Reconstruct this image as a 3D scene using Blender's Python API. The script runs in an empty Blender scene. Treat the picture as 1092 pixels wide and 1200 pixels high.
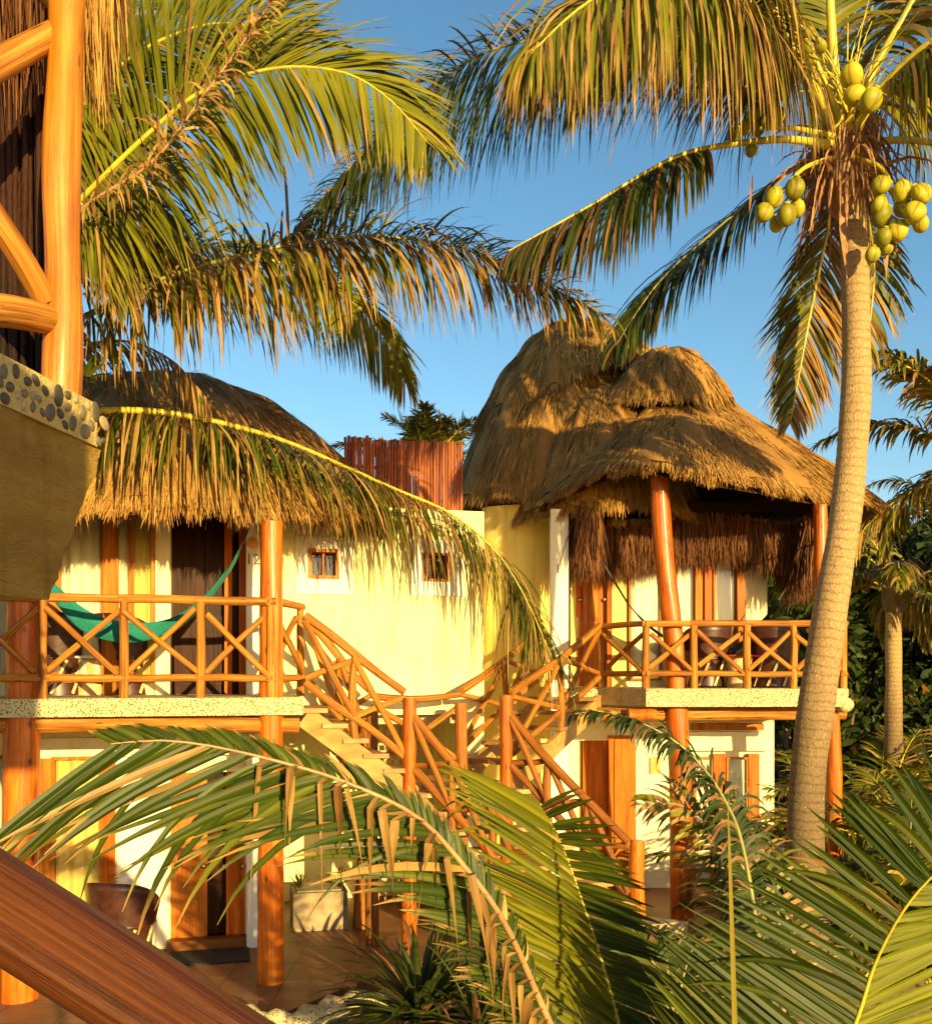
import bpy, math, random
import numpy as np
from mathutils import Vector
random.seed(7)
rng = np.random.default_rng(11)
SC = bpy.context.scene
COL = SC.collection
R = math.radians

# ------------------------------------------------------------------ camera, sky, sun, exposure
F, CX, HY, EYE = 1130.0, 546.0, 790.0, 3.1
cam = bpy.data.cameras.new("camera")
cam.sensor_fit = 'HORIZONTAL'; cam.sensor_width = 36.0
cam.lens = 36.0 * F / 1092.0
cam.shift_y = (HY - 600.0) / 1092.0
cam.clip_start = 0.05; cam.clip_end = 2000
camo = bpy.data.objects.new("camera", cam); COL.objects.link(camo)
camo.location = (0, 0, EYE); camo.rotation_euler = (R(90), 0, 0)
SC.camera = camo

SUN_AZ, SUN_EL = 26.0, 11.0          # degrees to the right of straight behind the viewer, elevation
tosun = Vector((math.sin(R(SUN_AZ)) * math.cos(R(SUN_EL)), -math.cos(R(SUN_AZ)) * math.cos(R(SUN_EL)), math.sin(R(SUN_EL))))
world = bpy.data.worlds.new("World"); SC.world = world; world.use_nodes = True
wn = world.node_tree.nodes; wl = world.node_tree.links
bg = wn["Background"]
sky = wn.new("ShaderNodeTexSky"); sky.sky_type = 'NISHITA'; sky.sun_disc = False
sky.sun_elevation = R(SUN_EL); sky.sun_rotation = R(180 - SUN_AZ)
sky.air_density = 1.0; sky.dust_density = 0.8; sky.ozone_density = 2.0
hs = wn.new("ShaderNodeHueSaturation"); hs.inputs['Saturation'].default_value = 1.15; hs.inputs['Hue'].default_value = 0.490
wl.new(sky.outputs[0], hs.inputs['Color']); wl.new(hs.outputs[0], bg.inputs[0])
bg.inputs[1].default_value = 0.11
sun = bpy.data.lights.new("sun", 'SUN'); sun.energy = 5.0; sun.angle = R(0.55); sun.color = (1.0, 0.73, 0.29)
suno = bpy.data.objects.new("sun", sun); COL.objects.link(suno)
suno.rotation_euler = (-tosun).to_track_quat('-Z', 'Y').to_euler()
SC.view_settings.view_transform = 'Standard'; SC.view_settings.look = 'None'
SC.view_settings.exposure = 1.0; SC.view_settings.gamma = 1.0
SC.render.engine = 'CYCLES'
SC.cycles.max_bounces = 6; SC.cycles.transparent_max_bounces = 8

# ------------------------------------------------------------------ helpers
def P(px, py, Y):
    return np.array([(px - CX) * Y / F, Y, EYE + (HY - py) * Y / F])

class MB:
    def __init__(s): s.V = []; s.n = 0; s.Fc = []; s.T = []
    def add(s, v, f, mat=0, smooth=False, tint=None):
        v = np.asarray(v, float).reshape(-1, 3); f = np.asarray(f, int)
        if tint is None: tint = np.tile([random.random(), 0, 0, 0], (len(v), 1))
        s.V.append(v); s.T.append(np.asarray(tint, float)); s.Fc.append((f + s.n, mat, smooth)); s.n += len(v)
    def build(s, name, mats, parent=None, loc=None):
        V = np.concatenate(s.V); T = np.concatenate(s.T)
        o0 = np.array(parent_world(parent)) if parent is not None else (np.array(loc, float) if loc is not None else np.zeros(3))
        me = bpy.data.meshes.new(name)
        loops = np.concatenate([f.ravel() for f, m, sm in s.Fc])
        cnt = np.concatenate([np.full(len(f), f.shape[1]) for f, m, sm in s.Fc])
        mi = np.concatenate([np.full(len(f), m) for f, m, sm in s.Fc])
        sm = np.concatenate([np.full(len(f), q) for f, m, q in s.Fc])
        me.vertices.add(len(V)); me.vertices.foreach_set('co', (V - o0).astype(np.float32).ravel())
        me.loops.add(len(loops)); me.loops.foreach_set('vertex_index', loops.astype(np.int32))
        me.polygons.add(len(cnt))
        me.polygons.foreach_set('loop_start', np.concatenate([[0], np.cumsum(cnt)[:-1]]).astype(np.int32))
        me.polygons.foreach_set('loop_total', cnt.astype(np.int32))
        me.polygons.foreach_set('material_index', mi.astype(np.int32))
        me.polygons.foreach_set('use_smooth', sm.astype(bool))
        a = me.color_attributes.new('tint', 'FLOAT_COLOR', 'POINT')
        a.data.foreach_set('color', T.astype(np.float32).ravel())
        me.update(); me.validate()
        for m in (mats if isinstance(mats, (list, tuple)) else [mats]): me.materials.append(m)
        o = bpy.data.objects.new(name, me); COL.objects.link(o)
        if parent is not None: o.parent = parent
        elif loc is not None: o.location = loc
        return o

def parent_world(o):
    v = Vector((0, 0, 0))
    while o is not None: v = v + o.location; o = o.parent
    return v

def tag(o, label=None, cat=None, group=None, kind=None):
    if label: o['label'] = label
    if cat: o['category'] = cat
    if group: o['group'] = group
    if kind: o['kind'] = kind
    return o

def thing(name, loc, label, cat, group=None):
    o = bpy.data.objects.new(name, None); COL.objects.link(o); o.location = Vector([float(c) for c in loc])
    o.empty_display_size = 0.2
    return tag(o, label, cat, group)

def unit(v):
    v = np.asarray(v, float); return v / (np.linalg.norm(v, axis=-1, keepdims=True) + 1e-12)

def spline(pts, n):
    """Catmull-Rom through pts, n samples evenly spread by length."""
    p = np.array(pts, float)
    p = np.vstack([2 * p[0] - p[1], p, 2 * p[-1] - p[-2]])
    out = []
    for i in range(1, len(p) - 2):
        t = np.linspace(0, 1, 24, endpoint=False)[:, None]
        a, b, c, d = p[i - 1], p[i], p[i + 1], p[i + 2]
        out.append(0.5 * (2 * b + (c - a) * t + (2 * a - 5 * b + 4 * c - d) * t ** 2 + (3 * b - a - 3 * c + d) * t ** 3))
    out.append(p[-2][None]); q = np.vstack(out)
    L = np.concatenate([[0], np.cumsum(np.linalg.norm(np.diff(q, axis=0), axis=1))])
    s = np.linspace(0, L[-1], n)
    return np.stack([np.interp(s, L, q[:, k]) for k in range(3)], 1)

def tube(mb, pts, rad, seg=12, mat=0, wob=0.0, caps=True, smooth=True, seed=None):
    """Round log through pts; tint = (length along, cos, sin, random) for the grain."""
    p = np.array(pts, float); n = len(p)
    r = np.full(n, rad, float) if np.isscalar(rad) else np.array(rad, float)
    T = unit(np.gradient(p, axis=0)); ref = np.array([0, 0, 1.0]) if abs(T[0, 2]) < 0.9 else np.array([0, 1.0, 0])
    L = np.concatenate([[0], np.cumsum(np.linalg.norm(np.diff(p, axis=0), axis=1))])
    a = np.linspace(0, 2 * math.pi, seg, endpoint=False); rd = random.random() if seed is None else seed
    V = np.zeros((n, seg, 3)); TT = np.zeros((n, seg, 4))
    ph = rng.random(4) * 6.28
    S = np.cross(T[0], ref); S /= np.linalg.norm(S)
    for i in range(n):
        S = S - T[i] * S.dot(T[i]); S /= np.linalg.norm(S); U = np.cross(T[i], S)
        w = 1 + wob * (0.6 * np.sin(2 * a + ph[0] + L[i] * 3) + 0.5 * np.sin(3 * a + ph[1] - L[i] * 5) + 0.6 * math.sin(L[i] * 7 + ph[2]))
        V[i] = p[i] + (np.cos(a) * r[i] * w)[:, None] * S + (np.sin(a) * r[i] * w)[:, None] * U
        TT[i, :, 0] = L[i]; TT[i, :, 1] = np.cos(a); TT[i, :, 2] = np.sin(a); TT[i, :, 3] = rd
    idx = np.arange(n * seg).reshape(n, seg)
    A = idx[:-1]; B = np.roll(A, -1, 1); C = np.roll(idx[1:], -1, 1); D = idx[1:]
    V = V.reshape(-1, 3); TT = TT.reshape(-1, 4)
    mb.add(V, np.stack([A, D, C, B], -1).reshape(-1, 4)[:, ::-1], mat, smooth, TT)
    if caps:
        for e in (0, n - 1):
            c = p[e] + T[e] * (0.12 * r[e] if e else -0.12 * r[e])
            v = np.vstack([V[idx[e]], c]); k = np.arange(seg)
            f = np.stack([k, np.roll(k, -1), np.full(seg, seg)], 1)
            if e == 0: f = f[:, ::-1]
            tt = np.vstack([TT[idx[e]], [L[e], 0, 0, rd]])
            mb.add(v, f, mat, False, tt)

def log(mb, a, b, r, seg=12, wob=0.05, bend=0.016, mat=0, taper=0.92, n=None):
    a = np.array(a, float); b = np.array(b, float); d = np.linalg.norm(b - a)
    n = n or max(4, int(d / 0.16)); t = np.linspace(0, 1, n)[:, None]
    off = rng.normal(size=3) * bend * min(d, 2); off2 = rng.normal(size=3) * bend * 0.5
    p = a + (b - a) * t + off * np.sin(math.pi * t) + off2 * np.sin(2 * math.pi * t)
    tube(mb, p, r * np.linspace(1.03, taper, n), seg, mat, wob)

BOXF = np.array([[0, 3, 2, 1], [4, 5, 6, 7], [0, 1, 5, 4], [1, 2, 6, 5], [2, 3, 7, 6], [3, 0, 4, 7]])
def hexa(mb, v8, mat=0, rd=None, subdiv=False):
    rd = random.random() if rd is None else rd
    v8 = np.array(v8, float)
    mb.add(v8[BOXF].reshape(-1, 3), np.arange(24).reshape(6, 4), mat, False, np.tile([rd, 0, 0, 0], (24, 1)))
def box(mb, c0, c1, mat=0):
    x0, y0, z0 = np.minimum(c0, c1); x1, y1, z1 = np.maximum(c0, c1)
    hexa(mb, [(x0, y0, z0), (x1, y0, z0), (x1, y1, z0), (x0, y1, z0), (x0, y0, z1), (x1, y0, z1), (x1, y1, z1), (x0, y1, z1)], mat)
def beam(mb, a, b, w, h, mat=0, up=(0, 0, 1)):
    a = np.array(a, float); b = np.array(b, float); T = unit(b - a); S = unit(np.cross(T, up)); U = np.cross(S, T)
    v = [e + sx * S * w / 2 + sz * U * h / 2 for e in (a, b) for sx, sz in ((-1, -1), (1, -1), (1, 1), (-1, 1))]
    hexa(mb, v, mat)
def prism(mb, poly, z0, z1, mat=0):
    poly = np.array(poly, float); n = len(poly)
    area = 0.5 * sum(poly[i][0] * poly[(i + 1) % n][1] - poly[(i + 1) % n][0] * poly[i][1] for i in range(n))
    if area < 0: poly = poly[::-1]
    b = np.column_stack([poly, np.full(n, z0)]); t = np.column_stack([poly, np.full(n, z1)])
    mb.add(t, np.arange(n)[None], mat); mb.add(b, np.arange(n)[None, ::-1], mat)
    for i in range(n):
        j = (i + 1) % n
        mb.add([b[i], b[j], t[j], t[i]], [[0, 1, 2, 3]], mat)
def lathe(mb, c, prof, seg=20, mat=0, a0=0, a1=2 * math.pi, smooth=True, squash=(1, 1)):
    c = np.array(c, float); m = len(prof); full = abs(a1 - a0 - 2 * math.pi) < 1e-6
    a = np.linspace(a0, a1, seg, endpoint=not full)
    r = np.array([q[0] for q in prof]); z = np.array([q[1] for q in prof])
    V = np.stack([c[0] + np.outer(r, np.cos(a)) * squash[0], c[1] + np.outer(r, np.sin(a)) * squash[1], c[2] + np.outer(z, np.ones(len(a)))], -1)
    idx = np.arange(m * len(a)).reshape(m, len(a))
    if full: A, B, C_, D = idx[:-1], np.roll(idx[:-1], -1, 1), np.roll(idx[1:], -1, 1), idx[1:]
    else: A, B, C_, D = idx[:-1, :-1], idx[:-1, 1:], idx[1:, 1:], idx[1:, :-1]
    mb.add(V.reshape(-1, 3), np.stack([A, B, C_, D], -1).reshape(-1, 4), mat, smooth)
def ellipsoid(mb, c, rx, ry, rz, rot=None, seg=14, rings=9, mat=0, lobes=0.0, ph=0.0, rd=None):
    th = np.linspace(0, math.pi, rings); a = np.linspace(0, 2 * math.pi, seg, endpoint=False)
    lob = 1 + lobes * np.cos(3 * a + ph)
    V = np.stack([np.outer(np.sin(th), np.cos(a) * lob) * rx, np.outer(np.sin(th), np.sin(a) * lob) * ry, np.outer(np.cos(th), np.ones(seg)) * rz], -1).reshape(-1, 3)
    if rot is not None: V = V @ np.array(rot).T
    V = V + np.array(c); idx = np.arange(rings * seg).reshape(rings, seg)
    A, B, C_, D = idx[:-1], np.roll(idx[:-1], -1, 1), np.roll(idx[1:], -1, 1), idx[1:]
    rd = random.random() if rd is None else rd
    tt = np.tile([rd, 0, 0, 0], (len(V), 1)); tt[:, 1] = np.repeat(th / math.pi, seg); tt[:, 2] = np.tile(np.cos(3 * a + ph), rings)
    mb.add(V, np.stack([A, D, C_, B], -1).reshape(-1, 4), mat, True, tt)

# strips: many narrow ribbons at once.  base (M,3), d0 (M,3), nrm (M,3), length (M,), width (M,)
def strips(mb, base, d0, nrm, length, width, K=5, droop=0.0, fold=0.0, mat=0, tint=None, dry=None, tip=0.0, prof=None, twist=None, yel=None, curl=None):
    M = len(base); p = base.copy(); d = unit(d0); N = nrm.copy()
    droop = np.broadcast_to(np.asarray(droop, float), (M,)); g = np.array([0, 0, -1.0])
    if prof is None: prof = np.interp(np.linspace(0, 1, K + 1), [0, .12, .3, .7, 1], [.55, .9, 1, .75, .06])
    nx = 3 if fold else 2
    V = np.zeros((M, K + 1, nx, 3)); T = np.zeros((M, K + 1, nx, 4))
    rd = rng.random(M) if tint is None else tint
    for k in range(K + 1):
        t = k / K
        W = unit(np.cross(d, N))
        if twist is not None:
            W = unit(W * np.cos(twist * t)[:, None] + unit(np.cross(W, d)) * np.sin(twist * t)[:, None])
        w = (width * prof[k] * 0.5)[:, None]
        if fold:
            nn = unit(np.cross(W, d))
            V[:, k, 0] = p - W * w + nn * w * fold; V[:, k, 1] = p; V[:, k, 2] = p + W * w + nn * w * fold
        else:
            V[:, k, 0] = p - W * w; V[:, k, 1] = p + W * w
        T[:, k, :, 0] = rd[:, None]; T[:, k, :, 1] = t
        if dry is not None:
            T[:, k, :, 2] = np.clip(dry + tip * np.clip((t - 0.62) / 0.38, 0, 1), 0, 1)[:, None]
        if yel is not None: T[:, k, :, 3] = yel[:, None]
        if yel is not None and fold: T[:, k, 1, 3] = np.minimum(1, yel + .16); T[:, k, 0, 3] = T[:, k, 2, 3] = np.maximum(0, yel - .08)
        st = (length / K)[:, None]
        dm = unit(d + g * (droop * (0.25 + 1.5 * t) / K)[:, None]); p = p + dm * st; d = unit(d + g * (droop * (0.5 + 1.5 * t) / K)[:, None])
    idx = np.arange(M * (K + 1) * nx).reshape(M, K + 1, nx)
    fs = [np.stack([idx[:, :-1, j], idx[:, :-1, j + 1], idx[:, 1:, j + 1], idx[:, 1:, j]], -1).reshape(-1, 4) for j in range(nx - 1)]
    mb.add(V.reshape(-1, 3), np.concatenate(fs), mat, False, T.reshape(-1, 4))

# ------------------------------------------------------------------ materials
def mat(name):
    m = bpy.data.materials.new(name); m.use_nodes = True
    return m, m.node_tree.nodes, m.node_tree.links, m.node_tree.nodes['Principled BSDF']
def ramp(n, stops):
    r = n.new('ShaderNodeValToRGB'); e = r.color_ramp.elements
    while len(e) < len(stops): e.new(0.5)
    for q, (p, c) in zip(e, stops): q.position = p; q.color = (*c, 1)
    return r
def noise(n, l, scale, detail=4, rough=0.55, vec=None, dist=0.0):
    t = n.new('ShaderNodeTexNoise'); t.inputs['Scale'].default_value = scale; t.inputs['Detail'].default_value = detail
    t.inputs['Roughness'].default_value = rough; t.inputs['Distortion'].default_value = dist
    if vec is not None: l.new(vec, t.inputs['Vector'])
    return t
def math_(n, l, op, a, b=None, c=None):
    m = n.new('ShaderNodeMath'); m.operation = op
    for i, x in enumerate((a, b, c)):
        if x is None: continue
        if isinstance(x, (int, float)): m.inputs[i].default_value = x
        else: l.new(x, m.inputs[i])
    return m.outputs[0]
def mixc(n, l, fac, a, b, mode='MIX'):
    m = n.new('ShaderNodeMix'); m.data_type = 'RGBA'; m.blend_type = mode
    for i, x in ((0, fac), (6, a), (7, b)):
        if isinstance(x, (int, float)): m.inputs[i].default_value = x
        elif isinstance(x, tuple): m.inputs[i].default_value = (*x, 1)
        else: l.new(x, m.inputs[i])
    return m.outputs[2]
def bump(n, l, h, strength, dist, bsdf):
    b = n.new('ShaderNodeBump'); b.inputs['Strength'].default_value = strength; b.inputs['Distance'].default_value = dist
    l.new(h, b.inputs['Height']); l.new(b.outputs[0], bsdf.inputs['Normal'])
def attr(n, l):
    a = n.new('ShaderNodeAttribute'); a.attribute_name = 'tint'
    s = n.new('ShaderNodeSeparateColor'); l.new(a.outputs['Color'], s.inputs[0])
    return s.outputs[0], s.outputs[1], s.outputs[2], a.outputs['Alpha']
def objvec(n, l, scale=(1, 1, 1)):
    t = n.new('ShaderNodeTexCoord'); m = n.new('ShaderNodeMapping'); m.inputs['Scale'].default_value = scale
    l.new(t.outputs['Object'], m.inputs[0]); return m.outputs[0]

def log_mat(name, dark, mid, light, rough=0.35, grain=1.0, coat=0.0, knots=True):
    m, n, l, b = mat(name); a, c, s, rd = attr(n, l)
    off = math_(n, l, 'MULTIPLY', rd, 37.0)
    cv = n.new('ShaderNodeCombineXYZ')
    l.new(math_(n, l, 'ADD', c, off), cv.inputs[0]); l.new(s, cv.inputs[1]); l.new(math_(n, l, 'MULTIPLY', a, 0.45), cv.inputs[2])
    g = noise(n, l, 2.6 * grain, 8, 0.65, cv.outputs[0], 0.6)
    cv2 = n.new('ShaderNodeCombineXYZ'); l.new(math_(n, l, 'ADD', c, off), cv2.inputs[0]); l.new(s, cv2.inputs[1]); l.new(math_(n, l, 'MULTIPLY', a, 3.0), cv2.inputs[2])
    big = noise(n, l, 0.9, 3, 0.5, cv2.outputs[0])
    cr = ramp(n, [(0.3, dark), (0.5, mid), (0.72, light)]); l.new(g.outputs[0], cr.inputs[0])
    tone = math_(n, l, 'ADD', math_(n, l, 'MULTIPLY', big.outputs[0], 0.9), math_(n, l, 'MULTIPLY', rd, 0.35))
    tr = ramp(n, [(0.28, (0.55, 0.46, 0.40)), (0.8, (1.18, 1.15, 1.12))]); l.new(tone, tr.inputs[0])
    col = mixc(n, l, 1.0, cr.outputs[0], tr.outputs[0], 'MULTIPLY')
    if knots:
        v = n.new('ShaderNodeTexVoronoi'); v.inputs['Scale'].default_value = 1.1; l.new(cv2.outputs[0], v.inputs['Vector'])
        kr = ramp(n, [(0.08, (1, 1, 1)), (0.16, (0, 0, 0))]); l.new(v.outputs['Distance'], kr.inputs[0])
        col = mixc(n, l, math_(n, l, 'MULTIPLY', kr.outputs[0], 0.8), col, tuple(x * 0.3 for x in dark))
    cv3 = n.new('ShaderNodeCombineXYZ'); l.new(math_(n, l, 'ADD', c, off), cv3.inputs[0]); l.new(s, cv3.inputs[1]); l.new(math_(n, l, 'MULTIPLY', a, 0.16), cv3.inputs[2])
    ck = noise(n, l, 4.5, 2, 0.4, cv3.outputs[0]); ckr = ramp(n, [(0.485, (0, 0, 0)), (0.5, (1, 1, 1)), (0.515, (0, 0, 0))]); l.new(ck.outputs[0], ckr.inputs[0])
    wr = noise(n, l, 1.7, 3, 0.6, cv2.outputs[0]); wrr = ramp(n, [(0.52, (0, 0, 0)), (0.66, (1, 1, 1))]); l.new(wr.outputs[0], wrr.inputs[0])
    col = mixc(n, l, math_(n, l, 'MULTIPLY', math_(n, l, 'MULTIPLY', ckr.outputs[0], wrr.outputs[0]), 0.75), col, tuple(x * 0.25 for x in dark))
    l.new(col, b.inputs['Base Color']); b.inputs['Roughness'].default_value = rough
    b.inputs['Coat Weight'].default_value = coat; b.inputs['Specular IOR Level'].default_value = 0.25; b.inputs['Coat Roughness'].default_value = 0.25
    bump(n, l, g.outputs[0], 0.5, 0.03, b)
    return m
M_post = log_mat('varnished_log', (0.27, 0.050, 0.003), (0.53, 0.125, 0.006), (0.74, 0.24, 0.016), 0.32, 1.0, 0.25)
M_rail = log_mat('rail_wood', (0.11, 0.030, 0.003), (0.38, 0.145, 0.015), (0.67, 0.35, 0.058), 0.6)
M_yellowlog = log_mat('yellow_log', (0.30, 0.085, 0.005), (0.52, 0.18, 0.009), (0.66, 0.27, 0.016), 0.35, 0.8, 0.2)
M_darkrail = log_mat('brown_rail', (0.12, 0.034, 0.005), (0.27, 0.095, 0.012), (0.44, 0.18, 0.03), 0.45)
M_handrail = log_mat('handrail_wood', (0.05, 0.012, 0.003), (0.105, 0.030, 0.006), (0.20, 0.066, 0.015), 0.4, 1.6, 0.15, False)

def plank_mat(name, dark, mid, light, rough=0.45, sc=(14, 14, 1.2)):
    m, n, l, b = mat(name); a, c, s, rd = attr(n, l)
    v = objvec(n, l, sc); g = noise(n, l, 1.0, 7, 0.6, v, 0.8)
    cr = ramp(n, [(0.3, dark), (0.5, mid), (0.72, light)]); l.new(g.outputs[0], cr.inputs[0])
    tr = ramp(n, [(0.0, (0.75, 0.72, 0.7)), (1.0, (1.1, 1.1, 1.1))]); l.new(a, tr.inputs[0])
    l.new(mixc(n, l, 1.0, cr.outputs[0], tr.outputs[0], 'MULTIPLY'), b.inputs['Base Color'])
    b.inputs['Roughness'].default_value = rough; b.inputs['Specular IOR Level'].default_value = 0.10; bump(n, l, g.outputs[0], 0.25, 0.01, b); return m
M_door = plank_mat('orange_door_wood', (0.30, 0.08, 0.008), (0.46, 0.14, 0.015), (0.60, 0.22, 0.03), 0.4)
M_reddoor = plank_mat('red_door_wood', (0.30, 0.055, 0.004), (0.52, 0.12, 0.008), (0.66, 0.19, 0.015), 0.38)
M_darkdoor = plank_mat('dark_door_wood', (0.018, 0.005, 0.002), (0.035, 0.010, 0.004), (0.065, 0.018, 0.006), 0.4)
M_frame = plank_mat('frame_wood', (0.28, 0.08, 0.007), (0.44, 0.145, 0.013), (0.60, 0.24, 0.027), 0.42)
M_tread = plank_mat('tread_wood', (0.30, 0.15, 0.06), (0.46, 0.25, 0.10), (0.60, 0.36, 0.15), 0.6, (2, 12, 12))
M_stringer = plank_mat('stringer_wood', (0.36, 0.19, 0.05), (0.52, 0.30, 0.09), (0.62, 0.40, 0.14), 0.55, (2, 8, 8))

def plaster(name, col, col2, bs=0.25, sc=1.0, stain=None, vs=(1, 1, 1)):
    m, n, l, b = mat(name); v = objvec(n, l, vs)
    big = noise(n, l, 0.9 * sc, 5, 0.6, v); fine = noise(n, l, 28 * sc, 6, 0.6, v); mid = noise(n, l, 6 * sc, 4, 0.5, v)
    cr = ramp(n, [(0.35, col2), (0.62, col)]); l.new(big.outputs[0], cr.inputs[0])
    c = cr.outputs[0]
    if stain:
        vs = objvec(n, l, (5, 5, 0.5)); st = noise(n, l, 1.3, 5, 0.6, vs); sr = ramp(n, [(0.52, (0, 0, 0)), (0.76, (0.55, 0.55, 0.55))])
        l.new(st.outputs[0], sr.inputs[0]); c = mixc(n, l, sr.outputs[0], c, stain)
    l.new(c, b.inputs['Base Color']); b.inputs['Roughness'].default_value = 0.85; b.inputs['Specular IOR Level'].default_value = 0.08
    bump(n, l, math_(n, l, 'ADD', fine.outputs[0], math_(n, l, 'MULTIPLY', mid.outputs[0], 2.0)), bs, 0.02, b); return m
M_yellow = plaster('yellow_plaster', (0.86, 0.81, 0.42), (0.81, 0.74, 0.34), 0.3, stain=(0.56, 0.42, 0.13))
M_ochre = plaster('ochre_plaster', (0.82, 0.66, 0.20), (0.76, 0.57, 0.15), 0.3, stain=(0.52, 0.34, 0.09))
M_cream = plaster('cream_plaster', (0.84, 0.80, 0.52), (0.79, 0.73, 0.44), 0.2, stain=(0.62, 0.50, 0.24))
M_stucco = plaster('olive_stucco', (0.60, 0.37, 0.08), (0.46, 0.27, 0.055), 1.3, 1.0, stain=(0.15, 0.08, 0.016), vs=(1.6, 1.6, 7))
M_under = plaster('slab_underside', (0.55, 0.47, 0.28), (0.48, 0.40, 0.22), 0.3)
M_curtain = plaster('curtain_cloth', (0.86, 0.82, 0.64), (0.80, 0.75, 0.54), 0.05)
M_curtain2 = plaster('yellow_curtain', (0.74, 0.58, 0.20), (0.66, 0.50, 0.15), 0.05)

def pebble_mat(name, scale, base, stone, thr=0.3):
    m, n, l, b = mat(name); v = objvec(n, l); nz = noise(n, l, 3, 3, 0.5, v)
    vo = n.new('ShaderNodeTexVoronoi'); vo.inputs['Scale'].default_value = scale; l.new(mixc(n, l, 0.06, v, nz.outputs['Color']), vo.inputs['Vector'])
    r1 = ramp(n, [(thr - 0.06, (1, 1, 1)), (thr + 0.05, (0, 0, 0))]); l.new(vo.outputs['Distance'], r1.inputs[0])
    sc = n.new('ShaderNodeSeparateColor'); l.new(vo.outputs['Color'], sc.inputs[0])
    pr = ramp(n, [(0.36, (0, 0, 0)), (0.44, (1, 1, 1))]); l.new(sc.outputs[0], pr.inputs[0])
    f = math_(n, l, 'MULTIPLY', r1.outputs[0], pr.outputs[0])
    sr = ramp(n, [(0.0, tuple(x * 0.5 for x in stone)), (1.0, stone)]); l.new(sc.outputs[1], sr.inputs[0])
    bn = noise(n, l, 6, 5, 0.6, v); br = ramp(n, [(0.3, tuple(x * 0.72 for x in base)), (0.7, base)]); l.new(bn.outputs[0], br.inputs[0])
    l.new(mixc(n, l, f, br.outputs[0], sr.outputs[0]), b.inputs['Base Color']); b.inputs['Roughness'].default_value = 0.8
    bump(n, l, math_(n, l, 'ADD', f, math_(n, l, 'MULTIPLY', bn.outputs[0], 0.6)), 0.6, 0.02, b); return m
M_slab = pebble_mat('pebble_slab', 62, (0.64, 0.54, 0.26), (0.17, 0.125, 0.05), 0.40)
M_mortar = plaster('pebble_mortar', (0.64, 0.49, 0.18), (0.50, 0.36, 0.12), 0.8, 2.0)

def stone_mat():
    m, n, l, b = mat('river_pebble'); a, c, s, rd = attr(n, l)
    cr = ramp(n, [(0.0, (0.06, 0.050, 0.028)), (0.35, (0.13, 0.105, 0.055)), (0.7, (0.26, 0.20, 0.10)), (1.0, (0.42, 0.32, 0.15))]); l.new(a, cr.inputs[0])
    g = noise(n, l, 18, 5, 0.6, objvec(n, l)); gr = ramp(n, [(0.3, (0.75, 0.75, 0.75)), (0.7, (1.15, 1.15, 1.15))]); l.new(g.outputs[0], gr.inputs[0])
    l.new(mixc(n, l, 1, cr.outputs[0], gr.outputs[0], 'MULTIPLY'), b.inputs['Base Color']); b.inputs['Roughness'].default_value = 0.5
    bump(n, l, g.outputs[0], 0.2, 0.01, b); return m
M_pebble = stone_mat()

def thatch_mat(name, c0, c1, c2):
    m, n, l, b = mat(name); a, c, s, rd = attr(n, l)
    v = objvec(n, l); big = noise(n, l, 1.6, 4, 0.6, v); fine = noise(n, l, 30, 4, 0.6, objvec(n, l, (1, 1, 0.25)))
    f = math_(n, l, 'ADD', math_(n, l, 'MULTIPLY', a, 0.55), math_(n, l, 'ADD', math_(n, l, 'MULTIPLY', big.outputs[0], 0.5), math_(n, l, 'MULTIPLY', fine.outputs[0], 0.3)))
    cr = ramp(n, [(0.3, c0), (0.65, c1), (1.0, c2)]); l.new(f, cr.inputs[0])
    l.new(cr.outputs[0], b.inputs['Base Color']); b.inputs['Roughness'].default_value = 0.75; b.inputs['Specular IOR Level'].default_value = 0.25
    bump(n, l, fine.outputs[0], 0.8, 0.03, b); return m
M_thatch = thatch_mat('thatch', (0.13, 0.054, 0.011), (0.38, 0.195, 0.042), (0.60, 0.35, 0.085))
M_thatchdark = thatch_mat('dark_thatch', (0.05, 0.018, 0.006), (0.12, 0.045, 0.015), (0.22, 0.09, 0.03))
M_interior = thatch_mat('interior_reed', (0.006, 0.002, 0.001), (0.014, 0.005, 0.002), (0.035, 0.010, 0.004))  # near-black, so the shade of the inside is put into the reed colour

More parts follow.
